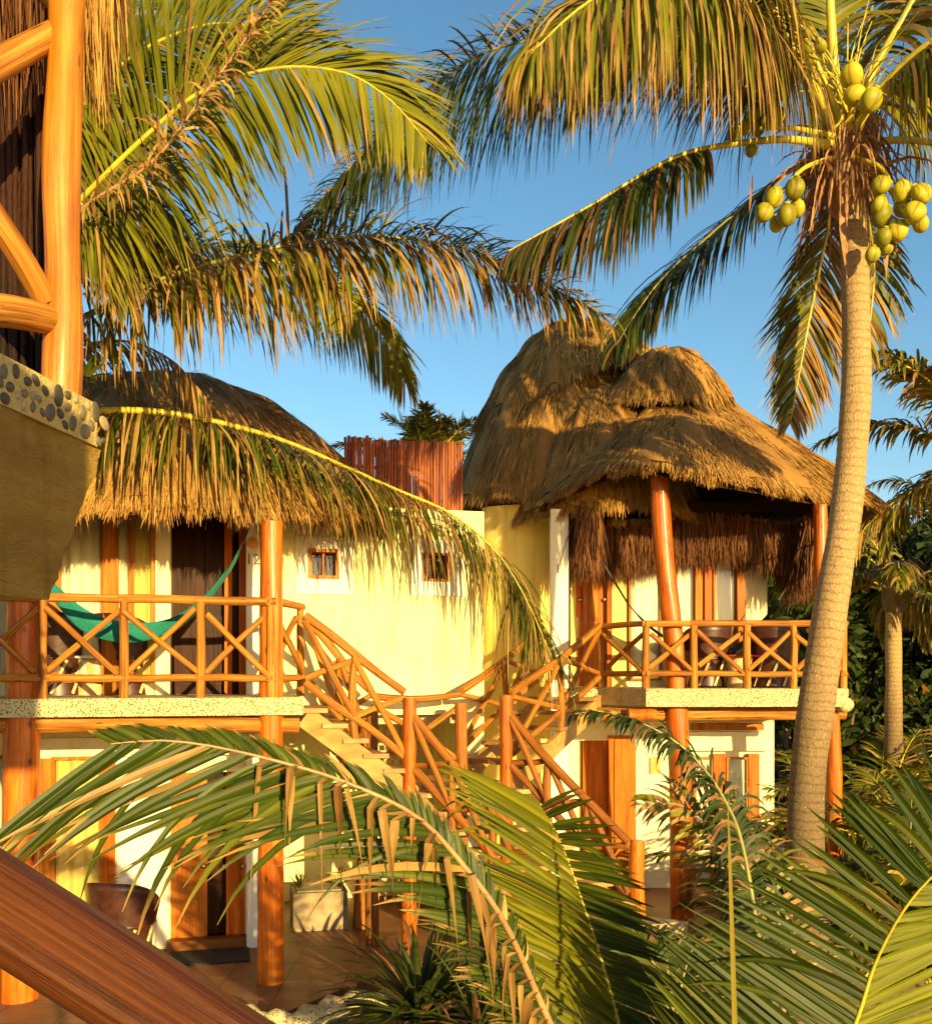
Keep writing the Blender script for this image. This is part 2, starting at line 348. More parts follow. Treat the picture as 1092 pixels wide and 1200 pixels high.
def leaf_mat(name, g0, g1, y, d0, d1, trans=0.28):
    m, n, l, b = mat(name); a, t, dry, yel = attr(n, l)
    v = objvec(n, l); nz = noise(n, l, 9, 4, 0.6, v); nb = noise(n, l, 2.2, 3, 0.5, v)
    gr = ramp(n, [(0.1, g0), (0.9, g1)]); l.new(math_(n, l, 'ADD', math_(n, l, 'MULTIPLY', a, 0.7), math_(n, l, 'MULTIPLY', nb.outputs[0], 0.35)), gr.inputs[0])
    yf = math_(n, l, 'MULTIPLY', yel, math_(n, l, 'ADD', 0.35, nb.outputs[0])); yf = math_(n, l, 'MINIMUM', yf, 1.0)
    c1 = mixc(n, l, yf, gr.outputs[0], y)
    dr = ramp(n, [(0.15, d0), (0.85, d1)]); l.new(math_(n, l, 'ADD', math_(n, l, 'MULTIPLY', a, 0.6), math_(n, l, 'MULTIPLY', nz.outputs[0], 0.4)), dr.inputs[0])
    df = math_(n, l, 'ADD', dry, math_(n, l, 'MULTIPLY', math_(n, l, 'SUBTRACT', nz.outputs[0], 0.5), 0.5))
    df = math_(n, l, 'MULTIPLY', df, math_(n, l, 'GREATER_THAN', dry, 0.02))
    sm = n.new('ShaderNodeMapRange'); sm.interpolation_type = 'SMOOTHSTEP'; sm.inputs[1].default_value = 0.2; sm.inputs[2].default_value = 0.75; l.new(df, sm.inputs[0])
    c2 = mixc(n, l, sm.outputs[0], c1, dr.outputs[0])
    l.new(c2, b.inputs['Base Color']); b.inputs['Roughness'].default_value = 0.42; b.inputs['Specular IOR Level'].default_value = 0.16
    tr = n.new('ShaderNodeBsdfTranslucent'); l.new(mixc(n, l, 1.0, c2, (1.0, 1.0, 0.5), 'MULTIPLY'), tr.inputs[0])
    ms = n.new('ShaderNodeMixShader'); ms.inputs[0].default_value = trans
    l.new(b.outputs[0], ms.inputs[1]); l.new(tr.outputs[0], ms.inputs[2])
    l.new(ms.outputs[0], n['Material Output'].inputs['Surface']); return m
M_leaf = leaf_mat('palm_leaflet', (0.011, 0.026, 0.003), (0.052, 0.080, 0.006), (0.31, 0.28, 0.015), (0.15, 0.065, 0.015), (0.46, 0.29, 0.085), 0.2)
M_mleaf = leaf_mat('shade_green_leaflet', (0.006, 0.017, 0.0015), (0.020, 0.046, 0.003), (0.22, 0.22, 0.010), (0.15, 0.065, 0.015), (0.46, 0.29, 0.085), 0.12)  # darkened green, puts the shade on some fronds into their colour
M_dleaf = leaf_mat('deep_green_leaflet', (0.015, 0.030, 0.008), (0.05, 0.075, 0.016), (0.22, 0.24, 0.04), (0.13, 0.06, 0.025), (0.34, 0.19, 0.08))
def rachis_mat(name, c0, c1, dry):
    m, n, l, b = mat(name); a, t, d, r = attr(n, l)
    g = noise(n, l, 7, 5, 0.6, objvec(n, l)); cr = ramp(n, [(0.3, c0), (0.7, c1)]); l.new(g.outputs[0], cr.inputs[0])
    l.new(cr.outputs[0], b.inputs['Base Color']); b.inputs['Roughness'].default_value = 0.4; bump(n, l, g.outputs[0], 0.1, 0.01, b); return m
M_rachis = rachis_mat('yellow_leaf_stalk', (0.34, 0.29, 0.02), (0.66, 0.52, 0.04), 0)
M_rachisg = rachis_mat('green_leaf_stalk', (0.16, 0.16, 0.03), (0.30, 0.27, 0.05), 0)
M_rachisd = rachis_mat('dry_leaf_stalk', (0.24, 0.11, 0.04), (0.48, 0.27, 0.11), 0)

def trunk_mat():
    m, n, l, b = mat('coconut_bark'); a, c, s, rd = attr(n, l)
    cv = n.new('ShaderNodeCombineXYZ'); l.new(c, cv.inputs[0]); l.new(s, cv.inputs[1]); l.new(math_(n, l, 'MULTIPLY', a, 4.0), cv.inputs[2])
    nz = noise(n, l, 1.2, 5, 0.6, cv.outputs[0]); g = noise(n, l, 9, 6, 0.7, cv.outputs[0])
    ph = math_(n, l, 'ADD', math_(n, l, 'MULTIPLY', a, 13.0), math_(n, l, 'MULTIPLY', nz.outputs[0], 0.9))
    fr = math_(n, l, 'FRACT', ph); rr = ramp(n, [(0.0, (0.55, 0.5, 0.45)), (0.10, (0.82, 0.8, 0.78)), (0.25, (1, 1, 1)), (0.88, (0.97, 0.95, 0.93)), (1.0, (0.55, 0.5, 0.45))]); l.new(fr, rr.inputs[0])
    cr = ramp(n, [(0.3, (0.22, 0.125, 0.045)), (0.5, (0.40, 0.26, 0.105)), (0.7, (0.54, 0.38, 0.17))]); l.new(g.outputs[0], cr.inputs[0])
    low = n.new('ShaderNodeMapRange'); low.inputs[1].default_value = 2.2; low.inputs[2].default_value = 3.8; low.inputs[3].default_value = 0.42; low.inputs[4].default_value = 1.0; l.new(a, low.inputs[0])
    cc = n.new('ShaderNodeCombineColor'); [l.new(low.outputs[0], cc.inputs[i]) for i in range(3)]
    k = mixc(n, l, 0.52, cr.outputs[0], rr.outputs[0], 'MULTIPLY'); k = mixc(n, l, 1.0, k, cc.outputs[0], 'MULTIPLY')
    # pale lichen flecks
    sp = noise(n, l, 5, 3, 0.6, cv.outputs[0]); spr = ramp(n, [(0.66, (0, 0, 0)), (0.72, (1, 1, 1))]); l.new(sp.outputs[0], spr.inputs[0])
    k = mixc(n, l, math_(n, l, 'MULTIPLY', spr.outputs[0], 0.6), k, (0.62, 0.52, 0.32))
    sp2 = noise(n, l, 2.2, 6, 0.75, cv.outputs[0]); sr2 = ramp(n, [(0.60, (0, 0, 0)), (0.70, (1, 1, 1))]); l.new(sp2.outputs[0], sr2.inputs[0])
    k = mixc(n, l, math_(n, l, 'MULTIPLY', sr2.outputs[0], 0.55), k, (0.16, 0.085, 0.03))
    l.new(k, b.inputs['Base Color']); b.inputs['Roughness'].default_value = 0.8
    bump(n, l, math_(n, l, 'ADD', rr.outputs[0], math_(n, l, 'MULTIPLY', g.outputs[0], 1.0)), 0.6, 0.03, b); return m
M_trunk = trunk_mat()

def simple(name, col, rough=0.6, sc=12, var=0.25, bs=0.1, metal=0):
    m, n, l, b = mat(name); g = noise(n, l, sc, 5, 0.6, objvec(n, l))
    cr = ramp(n, [(0.3, tuple(x * (1 - var) for x in col)), (0.7, tuple(min(1, x * (1 + var)) for x in col))]); l.new(g.outputs[0], cr.inputs[0])
    l.new(cr.outputs[0], b.inputs['Base Color']); b.inputs['Roughness'].default_value = rough; b.inputs['Metallic'].default_value = metal
    bump(n, l, g.outputs[0], bs, 0.01, b); return m
M_teal = simple('teal_hammock_cloth', (0.010, 0.20, 0.155), 0.8, 60, 0.4, 0.5)
M_dkgreen = simple('dark_hammock_cloth', (0.012, 0.035, 0.022), 0.85, 60, 0.4, 0.5)
M_leather = simple('dark_leather', (0.055, 0.016, 0.009), 0.4, 14, 0.5, 0.2)
M_cane = simple('pale_cane', (0.60, 0.42, 0.19), 0.6, 20, 0.3, 0.2)
M_black = simple('black_rubber', (0.02, 0.018, 0.016), 0.9, 40, 0.3, 0.3)
M_rope = simple('hemp_rope', (0.30, 0.20, 0.10), 0.8, 40, 0.3, 0.3)
M_dkrope = simple('dark_rope', (0.055, 0.045, 0.035), 0.8, 40, 0.3, 0.3)
M_ink = simple('olive_paint', (0.14, 0.12, 0.03), 0.7, 30, 0.2, 0.0)
M_orange = simple('orange_tile_glaze', (0.75, 0.30, 0.05), 0.4, 18, 0.3, 0.1)
M_white = simple('white_paint', (0.80, 0.76, 0.62), 0.6, 8, 0.05, 0.05)
M_redcloth = simple('red_cloth', (0.45, 0.03, 0.02), 0.8, 30, 0.3, 0.2)
M_spathe = simple('dry_sheath', (0.30, 0.15, 0.06), 0.8, 25, 0.5, 0.6)
M_stone = simple('grey_stone', (0.30, 0.23, 0.13), 0.85, 5, 0.5, 0.6)
M_bark = simple('grey_bark', (0.25, 0.18, 0.10), 0.85, 14, 0.5, 0.7)
M_metal = simple('brass', (0.6, 0.45, 0.2), 0.35, 30, 0.1, 0.0, 1.0)
def coco_mat():
    m, n, l, b = mat('coconut_husk'); a, t, lob, rd = attr(n, l)
    g = noise(n, l, 9, 5, 0.6, objvec(n, l)); cr = ramp(n, [(0.2, (0.12, 0.125, 0.008)), (0.5, (0.29, 0.275, 0.012)), (0.8, (0.52, 0.42, 0.02))])
    l.new(math_(n, l, 'ADD', math_(n, l, 'MULTIPLY', g.outputs[0], 0.6), math_(n, l, 'MULTIPLY', a, 0.4)), cr.inputs[0])
    ed = ramp(n, [(0.82, (0, 0, 0)), (0.97, (1, 1, 1))]); l.new(math_(n, l, 'MULTIPLY', lob, -1.0), ed.inputs[0])
    k = mixc(n, l, math_(n, l, 'MULTIPLY', ed.outputs[0], 0.75), cr.outputs[0], (0.16, 0.07, 0.02))
    bl = noise(n, l, 14, 4, 0.7, objvec(n, l)); bs_ = ramp(n, [(0.58, (0, 0, 0)), (0.70, (1, 1, 1))]); l.new(bl.outputs[0], bs_.inputs[0])
    k = mixc(n, l, math_(n, l, 'MULTIPLY', bs_.outputs[0], 0.6), k, (0.20, 0.10, 0.025))
    l.new(k, b.inputs['Base Color']); b.inputs['Roughness'].default_value = 0.5; b.inputs['Specular IOR Level'].default_value = 0.3; bump(n, l, g.outputs[0], 0.3, 0.01, b); return m
M_coco = coco_mat()
def glass_mat(name):
    m, n, l, b = mat(name); t = n.new('ShaderNodeBsdfTransparent'); t.inputs[0].default_value = (0.93, 0.94, 0.92, 1)
    g = n.new('ShaderNodeBsdfGlossy'); g.inputs['Roughness'].default_value = 0.02
    f = n.new('ShaderNodeFresnel'); f.inputs[0].default_value = 1.45; ms = n.new('ShaderNodeMixShader')
    l.new(f.outputs[0], ms.inputs[0]); l.new(t.outputs[0], ms.inputs[1]); l.new(g.outputs[0], ms.inputs[2]); l.new(ms.outputs[0], n['Material Output'].inputs[0]); return m
M_glass = glass_mat('window_glass')
def ground_mat(name, c0, c1, c2, sc, bs):
    m, n, l, b = mat(name); v = objvec(n, l); a = noise(n, l, sc, 8, 0.65, v); f = noise(n, l, sc * 25, 4, 0.6, v)
    cr = ramp(n, [(0.3, c0), (0.5, c1), (0.7, c2)]); l.new(a.outputs[0], cr.inputs[0]); l.new(cr.outputs[0], b.inputs['Base Color'])
    b.inputs['Roughness'].default_value = 0.9; bump(n, l, math_(n, l, 'ADD', a.outputs[0], math_(n, l, 'MULTIPLY', f.outputs[0], 0.3)), bs, 0.05, b); return m
M_sand = ground_mat('sand', (0.26, 0.17, 0.085), (0.42, 0.30, 0.16), (0.52, 0.40, 0.23), 1.1, 0.7)
def tile_mat():
    m, n, l, b = mat('patio_tile'); v = objvec(n, l); br = n.new('ShaderNodeTexBrick'); l.new(v, br.inputs['Vector'])
    br.offset = 0.0; br.inputs['Scale'].default_value = 1.0; br.inputs['Brick Width'].default_value = 0.6; br.inputs['Row Height'].default_value = 0.6; br.inputs['Mortar Size'].default_value = 0.008
    br.inputs['Color1'].default_value = (0.20, 0.085, 0.035, 1); br.inputs['Color2'].default_value = (0.25, 0.11, 0.045, 1); br.inputs['Mortar'].default_value = (0.10, 0.05, 0.025, 1)
    nz = noise(n, l, 2.5, 6, 0.6, v); nr = ramp(n, [(0.3, (0.65, 0.65, 0.65)), (0.7, (1.2, 1.2, 1.2))]); l.new(nz.outputs[0], nr.inputs[0])
    l.new(mixc(n, l, 1, br.outputs[0], nr.outputs[0], 'MULTIPLY'), b.inputs['Base Color']); b.inputs['Roughness'].default_value = 0.55
    bump(n, l, nz.outputs[0], 0.15, 0.01, b); return m
M_tile = tile_mat()
def reed_mat():
    m, n, l, b = mat('red_reed'); a, c, s, rd = attr(n, l)
    cr = ramp(n, [(0.0, (0.16, 0.032, 0.006)), (0.5, (0.31, 0.075, 0.014)), (1.0, (0.46, 0.14, 0.03))]); l.new(rd, cr.inputs[0])
    nz = noise(n, l, 7, 5, 0.6, objvec(n, l, (3, 3, 0.7))); nr = ramp(n, [(0.3, (0.65, 0.6, 0.6)), (0.7, (1.2, 1.2, 1.2))]); l.new(nz.outputs[0], nr.inputs[0])
    l.new(mixc(n, l, 1, cr.outputs[0], nr.outputs[0], 'MULTIPLY'), b.inputs['Base Color']); b.inputs['Roughness'].default_value = 0.6; return m
M_reed = reed_mat()

# ------------------------------------------------------------------ wall planes
class Plane:
    """A vertical plane through O along u; n points to the viewer."""
    def __init__(s, O, ang):
        s.O = np.array(O, float); s.u = np.array([math.cos(ang), math.sin(ang), 0]); s.n = np.array([math.sin(ang), -math.cos(ang), 0])
    def hit(s, px, py, d=0.0):
        r = np.array([(px - CX) / F, 1.0, (HY - py) / F]); e = np.array([0, 0, EYE])
        t = (d + s.n.dot(s.O) - s.n.dot(e)) / s.n.dot(r); w = e + r * t
        return s.u.dot(w - s.O), w[2]
    def U(s, px, d=0.0): return s.hit(px, 790, d)[0]
    def pt(s, u, z, d=0.0): q = s.O + s.u * u + s.n * d; return np.array([q[0], q[1], z])
    def box(s, mb, u0, u1, z0, z1, d0, d1, mat=0):
        v = [s.pt(u, z, d) for z in (z0, z1) for u, d in ((u0, d1), (u1, d1), (u1, d0), (u0, d0))]
        hexa(mb, v, mat)
    def pbox(s, mb, x0, x1, y0, y1, d0, d1, mat=0):
        """Box whose front face (at d1) spans the photo's pixels."""
        u0, z1 = s.hit(x0, y0, d1); u1, z0 = s.hit(x1, y1, d1); s.box(mb, u0, u1, z0, z1, d0, d1, mat)
    def holed(s, mb, u0, u1, z0, z1, d0, d1, holes, mat=0):
        us = sorted({u0, u1, *[h[0] for h in holes], *[h[1] for h in holes]}); zs = sorted({z0, z1, *[h[2] for h in holes], *[h[3] for h in holes]})
        for a, b in zip(us, us[1:]):
            if a < u0 or b > u1: continue
            run = None
            for c, d in zip(zs, zs[1:]):
                m, q = (a + b) / 2, (c + d) / 2
                solid = not any(h[0] < m < h[1] and h[2] < q < h[3] for h in holes) and c >= z0 and d <= z1
                if solid: run = (run[0], d) if run else (c, d)
                if (not solid or d == zs[-1]) and run: s.box(mb, a, b, run[0], run[1], d0, d1, mat); run = None

def curtain(mb, pl, u0, u1, z0, z1, d, amp=0.025, wave=0.14, mat=0):
    n = max(8, int((u1 - u0) / 0.02)); us = np.linspace(u0, u1, n); ph = random.random() * 6
    dd = d + amp * np.sin(us / wave * 6.28 + ph + 0.8 * np.sin(us * 5 + ph))
    top = np.array([pl.pt(u, z1, q) for u, q in zip(us, dd)]); bot = np.array([pl.pt(u, z0, q * 1.0) for u, q in zip(us, dd)])
    i = np.arange(n - 1); mb.add(np.vstack([bot, top]), np.stack([i, i + 1, n + i + 1, n + i], 1), mat, True)

# ------------------------------------------------------------------ railings
def rail_bay(par, a, b, h=0.93, low=0.18, rp=0.043, rr=0.042, rb=0.031, posts=(True, True), m=None, braces=True, drop=0.0, rails=True, top=None):
    """One run of rustic log railing between ground points a and b (3-D)."""
    m = m or M_rail; a = np.array(a, float); b = np.array(b, float); Z = np.array([0, 0, 1.0])
    n = unit(np.cross(unit(b - a), Z))
    for e, on in ((a, posts[0]), (b, posts[1])):
        if on:
            q = MB(); log(q, e - Z * drop, e + Z * (h - 0.01), rp, wob=0.06, bend=0.006); q.build('railing_post', m, par)
    if braces:
        for s, (p, r) in enumerate(((a + Z * (low + .03), b + Z * (h - .07)), (a + Z * (h - .07), b + Z * (low + .03)))):
            q = MB(); p = p + rng.normal(0, .018, 3) * [1, 1, 1]; r = r + rng.normal(0, .018, 3); t = unit(r - p) * 0.05; o = n * (0.018 if s else -0.018); log(q, p + t + o, r - t + o, rb, 10, 0.06, 0.008); q.build('brace', m, par)
    return a, b
def rail_run(par, pts, h=0.93, low=0.18, r=0.045, m=None, ends=0.05):
    m = m or M_rail; Z = np.array([0, 0, 1.0])
    for z, nm, k in ((h, 'top_rail', 1.0), (low, 'bottom_rail', 0.9)):
        q = MB()
        for i in range(len(pts) - 1):
            a = np.array(pts[i], float) + Z * z; b = np.array(pts[i + 1], float) + Z * z; t = unit(b - a)
            log(q, a - t * ends, b + t * ends, r * k, 12, 0.05, 0.006, taper=0.97)
        q.build(nm, m, par)

# ------------------------------------------------------------------ thatch roofs
def roof_mesh(mb, c, rf, zf, nt=40, na=96, a0=0, a1=2 * math.pi, thick=0.16):
    t = np.linspace(0, 1, nt); a = np.linspace(a0, a1, na)
    Tt, A = np.meshgrid(t, a, indexing='ij'); r = rf(A, Tt); z = zf(A, Tt)
    nzv = 0.03 * (np.sin(A * 9 + Tt * 7) + np.sin(A * 17 - Tt * 11)) * np.clip(Tt * 3, 0, 1)
    V = np.stack([c[0] + (r + nzv) * np.cos(A), c[1] + (r + nzv) * np.sin(A), c[2] + z + nzv * 0.5], -1)
    idx = np.arange(nt * na).reshape(nt, na)
    f = np.stack([idx[:-1, :-1], idx[1:, :-1], idx[1:, 1:], idx[:-1, 1:]], -1).reshape(-1, 4)
    mb.add(V.reshape(-1, 3), f, 0, True, np.tile([0.3, 0, 0, 0], (nt * na, 1)))
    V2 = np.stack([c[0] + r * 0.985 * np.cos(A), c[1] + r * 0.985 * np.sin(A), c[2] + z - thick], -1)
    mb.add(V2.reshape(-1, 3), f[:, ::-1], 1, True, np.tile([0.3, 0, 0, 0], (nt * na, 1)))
def roof_straw(mb, c, rf, zf, N, length=0.42, w=0.014, a0=0, a1=2 * math.pi, t0=0.0, jit=0.22, lift=0.02, mat=0):
    t = np.sqrt(rng.random(N * 3)) * (1 - t0) + t0; a = rng.random(N * 3) * (a1 - a0) + a0
    keep = rng.random(N * 3) < rf(a, t) / rf(a, np.ones_like(t)) * 0.6 + 0.2
    t, a = t[keep][:N], a[keep][:N]; M = len(t); e = 0.02
    def pos(a, t): r = rf(a, t); return np.stack([c[0] + r * np.cos(a), c[1] + r * np.sin(a), c[2] + zf(a, t)], 1)
    p = pos(a, t); dn = unit(pos(a, np.clip(t + e, 0, 1.02)) - pos(a, t - e)); az = unit(np.stack([-np.sin(a), np.cos(a), 0 * a], 1)); N_ = unit(np.cross(az, dn)); 
    N_[N_[:, 2] < 0] *= -1
    d = unit(dn + az * rng.normal(0, jit, M)[:, None] + N_ * (0.05 + 0.12 * rng.random(M))[:, None])
    strips(mb, p + N_ * (lift * rng.random(M))[:, None], d, unit(N_ + rng.normal(0, 0.3, (M, 3))), length * (0.5 + 0.8 * rng.random(M)), w * (0.6 + rng.random(M)), K=2, droop=0.25, mat=mat, prof=[1, .9, .35])
def roof_fringe(mb, c, rf, zf, N, length=0.35, w=0.016, t=1.0, a0=0, a1=2 * math.pi, out=0.0, down=0.8, mat=0, spread=0.06, jit=0.15, zoff=0.0, layers=0.1):
    a = rng.random(N) * (a1 - a0) + a0; tt = t - layers * rng.random(N)
    r = rf(a, tt) + out; p = np.stack([c[0] + r * np.cos(a), c[1] + r * np.sin(a), c[2] + zf(a, tt) + zoff - spread * rng.random(N)], 1)
    rad = np.stack([np.cos(a), np.sin(a), 0 * a], 1); az = np.stack([-np.sin(a), np.cos(a), 0 * a], 1)
    d = unit(rad * (1 - down) * 1.2 + np.array([0, 0, -1.0]) * down + az * rng.normal(0, jit, N)[:, None] + rad * rng.normal(0, 0.08, N)[:, None])
    clump = 0.75 + 0.35 * np.sin(a * 31) * np.sin(a * 13 + 1)
    strips(mb, p, d, unit(rad + rng.normal(0, 0.5, (N, 3))), length * clump * (0.5 + 0.8 * rng.random(N)), w * (0.6 + rng.random(N)), K=3, droop=0.4, mat=mat, prof=[1, .9, .7, .15])

# ------------------------------------------------------------------ palm fronds
def frond(par, pts, L=1.0, n=60, s0=0.12, face=0.5, droop=0.9, a0=25, a1=62, lift=0.15, width=0.045, dry=0.15, tip=0.6, yel=0.3,
          rad=0.022, mats=None, fold=0.0, K=6, sides=(1, 1), name='frond', drop=0.06, jit=0.10, prof=None, nhint=None, rmat=None, twist=0.5, tw0=0.0, droopjit=0.35, px=True, build=True, mb=None, lmat=None, dryside=None, grav=0.0, aR=None, yelR=None):
    q = np.array([P(*p) for p in pts]) if px else np.array(pts, float)
    ns = 48; sp = spline(q, ns); T = unit(np.gradient(sp, axis=0))
    b = mb or MB()
    tube(b, sp, rad * np.interp(np.linspace(0, 1, ns), [0, .1, .6, 1], [1.5, 1.05, .55, .16]), 7, 1, 0.0)
    M = int(n); s = np.linspace(s0, 0.995, M)
    lp = prof or ([0, .12, .4, .75, 1], [.55, .85, 1, .72, .30])
    for k, side in ((0, -1), (1, 1)):
        if not sides[k]: continue
        ss = np.clip(s + rng.normal(0, 0.004, M), s0, 1); x = ss * (ns - 1)
        base = np.stack([np.interp(x, np.arange(ns), sp[:, i]) for i in range(3)], 1)
        t = unit(np.stack([np.interp(x, np.arange(ns), T[:, i]) for i in range(3)], 1))
        hint = np.array(nhint if nhint is not None else (0, -face, 1.0), float)
        N = unit(hint - t * (t @ hint)[:, None]); S = np.cross(t, N) * side
        u = (ss - s0) / (1 - s0); ang = np.radians(np.interp(u, [0, 1], aR if (aR and k) else [a0, a1]) + rng.normal(0, 57 * jit * 0.6, M))
        d = unit(S * np.cos(ang)[:, None] + t * np.sin(ang)[:, None] + N * (lift + rng.normal(0, jit, M))[:, None] + np.array([0, 0, -grav]))
        ln = L * np.interp(u, *lp) * (0.86 + 0.25 * rng.random(M)) * (sides[k] if sides[k] is not True else 1)
        keep = rng.random(M) > drop
        dr = np.clip((rng.random(M) < dry) * (0.55 + 0.45 * rng.random(M)), 0, 1)
        if dryside is not None and k == dryside: dr = np.maximum(dr, (rng.random(M) < 0.75) * 0.8)
        tp = tip * (0.4 + 1.0 * rng.random(M))
        ye = np.clip((yelR if (yelR is not None and k) else yel) + rng.normal(0, 0.15, M), 0, 1)  # yelR: sunlit and shaded halves of a frond put into its yellowness
        g = keep
        strips(b, base[g], d[g], N[g], ln[g], (width * (0.8 + 0.35 * rng.random(M)))[g], K=K, droop=(droop * np.exp(droopjit * rng.normal(0, 1, M)) + (rng.random(M) < .06) * 1.5 * droopjit)[g], fold=fold, mat=0,
               dry=dr[g], tip=tp[g], yel=ye[g], twist=(tw0 + twist * rng.normal(0, 1, M))[g])
    if mb is not None: return b
    return b.build(name, mats or [lmat or M_leaf, rmat or (M_rachisg if lmat in (M_dleaf, M_mleaf) and rad < .03 else M_rachis)], par)

def random_frond(par, base, az, el, length, L, lmat, **kw):
    base = np.array(base, float); h = np.array([math.cos(az), math.sin(az), 0]); up = np.array([0, 0, 1.0]); pts = []; p = base.copy(); e = el
    for i in range(6):
        pts.append(p.copy()); p = p + (h * math.cos(e) + up * math.sin(e)) * length / 5; e -= kw.get('bend', 0.35) * (0.6 + 0.2 * i)
    kw = {k: v for k, v in kw.items() if k != 'bend'}
    return frond(par, pts, L=L, px=False, lmat=lmat, nhint=tuple(up - h * 0.2), **kw)

# ------------------------------------------------------------------ ground
def heightfield():
    n = 90; xs = np.sign(np.linspace(-1, 1, n)) * np.abs(np.linspace(-1, 1, n)) ** 2.6 * 400; ys = np.concatenate([np.linspace(-30, 30, 80), 30 + np.linspace(0, 1, 24)[1:] ** 2.2 * 900])
    X, Y = np.meshgrid(xs, ys, indexing='ij'); Z = 0.05 * np.sin(X * 1.3 + 0.5 * Y) + 0.05 * np.sin(Y * 1.7 - X * 0.6) - 0.06
    Z -= np.clip(np.hypot(X, Y - 8) - 40, 0, 100) * 0.01
    i = np.arange(X.size).reshape(X.shape); f = np.stack([i[:-1, :-1], i[1:, :-1], i[1:, 1:], i[:-1, 1:]], -1).reshape(-1, 4)
    b = MB(); b.add(np.stack([X, Y, Z], -1).reshape(-1, 3), f, 0, True); o = b.build('ground', M_sand); tag(o, 'pale sandy ground below the houses and palms', None, None, 'structure')
heightfield()
b = MB(); prism(b, [(-9, 7.0), (-1.72, 8.55), (-1.15, 9.4), (-0.4, 10.4), (0.2, 13.4), (-9, 13.4)], -0.3, 0.05)
tag(b.build('patio', M_tile), 'red brown tiled patio under the upstairs porch', None, None, 'structure')
b = MB(); prism(b, [(1.2, 11.6), (5.2, 11.6), (5.2, 14), (1.2, 14)], -0.3, 0.06)
tag(b.build('path', M_tile), 'paved terrace below the second house', None, None, 'structure')

# ------------------------------------------------------------------ house with the hammock (left)
TH = math.atan(0.25)
FA = Plane((-1.915, 9.45, 0), TH)             # porch front (posts, slab edge)
WA = Plane((-1.9, 11.05, 0), TH)              # house wall
house = thing('thatched_house', (-1.9, 11.05, 0.05), 'pale yellow house with the teal hammock on its porch, under the lower dome of thatch', 'house', 'thatched houses of the beach resort')
SLZ1 = 2.87; SLZ0 = 2.70
uw = lambda px, d=0: WA.U(px, d)
b = MB()
dz0, dz1 = SLZ1, WA.hit(250, 590)[1]
gz1 = WA.hit(250, 905)[1]
holes = [(uw(200), uw(288), dz0, dz1), (uw(200), uw(287), 0.05, gz1), (uw(362), uw(396), WA.hit(378, 679)[1], WA.hit(378, 645)[1]), (uw(496), uw(526), WA.hit(508, 682)[1], WA.hit(508, 648)[1])]
U0, U1 = -7.0, uw(567)
UG = uw(330)
WA.holed(b, U0, U1, 2.62, 5.05, -0.25, 0, [holes[0], holes[2], holes[3]])
WA.holed(b, U0, UG, 0.0, 2.62, -0.25, 0, [holes[1]])
WA.box(b, U1 - 0.25, U1, 0, 2.62, -2.2, 0)        # turret-side pier
WA.box(b, UG, U1 - 0.25, 0, 2.62, -2.2, -1.95)     # back of the open ground-floor patio
WA.box(b, U0, U0 + 0.25, 0, 5.05, -5, -0.25); WA.box(b, U0 + 0.25, U1 - 0.25, 0, 5.05, -5.0, -4.75); WA.box(b, U1 - 0.25, U1, 2.62, 5.05, -5, -0.25)
WA.box(b, U1 - 0.25, U1, 0, 2.62, -5, -2.2)
WA.box(b, UG - 0.25, UG, 0, 2.62, -1.95, -0.25)
b.build('wall', M_yellow, house)
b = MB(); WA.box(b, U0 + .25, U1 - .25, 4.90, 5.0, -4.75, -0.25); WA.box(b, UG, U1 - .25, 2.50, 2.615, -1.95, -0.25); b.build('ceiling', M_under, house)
# balcony slab with pebbled edge
b = MB(); us0, us1 = -5.2, FA.U(355) ; FA.box(b, us0, us1, SLZ0, SLZ1, -1.62, 0.06); b.build('balcony_slab', M_slab, house)
b = MB()
e0, e1 = FA.pt(us0, 2.585, -0.10), FA.pt(us1 - 0.03, 2.585, -0.10); log(b, e0, e1, 0.085, n=40); b.build('beam', M_rail, house)
for u in np.linspace(us0 + .6, us1 - .5, 5):
    b = MB(); log(b, FA.pt(u, 2.6, -0.15), FA.pt(u, 2.6, -1.55), 0.075); b.build('joist', M_darkrail, house)
# posts
def lit_post(par, px_r, px0, px1, y0, y1, Y, w, m=None, bend=0.0, rbase=1.12):
    q = MB(); a = P(px1, y1, Y); c = P(px0, y0, Y); r = w / 2 * Y / F; n = 26; t = np.linspace(0, 1, n)[:, None]
    p = a + (c - a) * t; p[:, 0] += bend * np.sin(math.pi * t[:, 0]); tube(q, p, r * np.linspace(rbase, 0.93, n), 18, 0, 0.035); return q.build('post', m or M_post, par)
zpost = FA.pt(0, 0)[1]
o = lit_post(house, 0, 30, 22, 480, 1185, 9.05, 38)
o = lit_post(house, 0, 318, 317, 612, 1158, 9.55, 28)
# railing along the porch
rl = bpy.data.objects.new('porch_railing', None); COL.objects.link(rl); rl.parent = house; rl.location = Vector(FA.pt(0, SLZ1)) - house.location
pu = [FA.U(x) for x in (-150, -48, 50, 145, 235, 317)]
pp = [FA.pt(u, SLZ1, 0.0) for u in pu]
ret = P(352, 816, 10.2); ret[2] = SLZ1
for i in range(5): rail_bay(rl, pp[i], pp[i + 1], posts=(i == 0, True), h=0.95 - 0.004 * i)
rail_bay(rl, pp[5], ret, posts=(False, True), h=0.93, rb=0.032)
rail_run(rl, [*pp, ret], h=0.94, low=0.19, r=0.042)
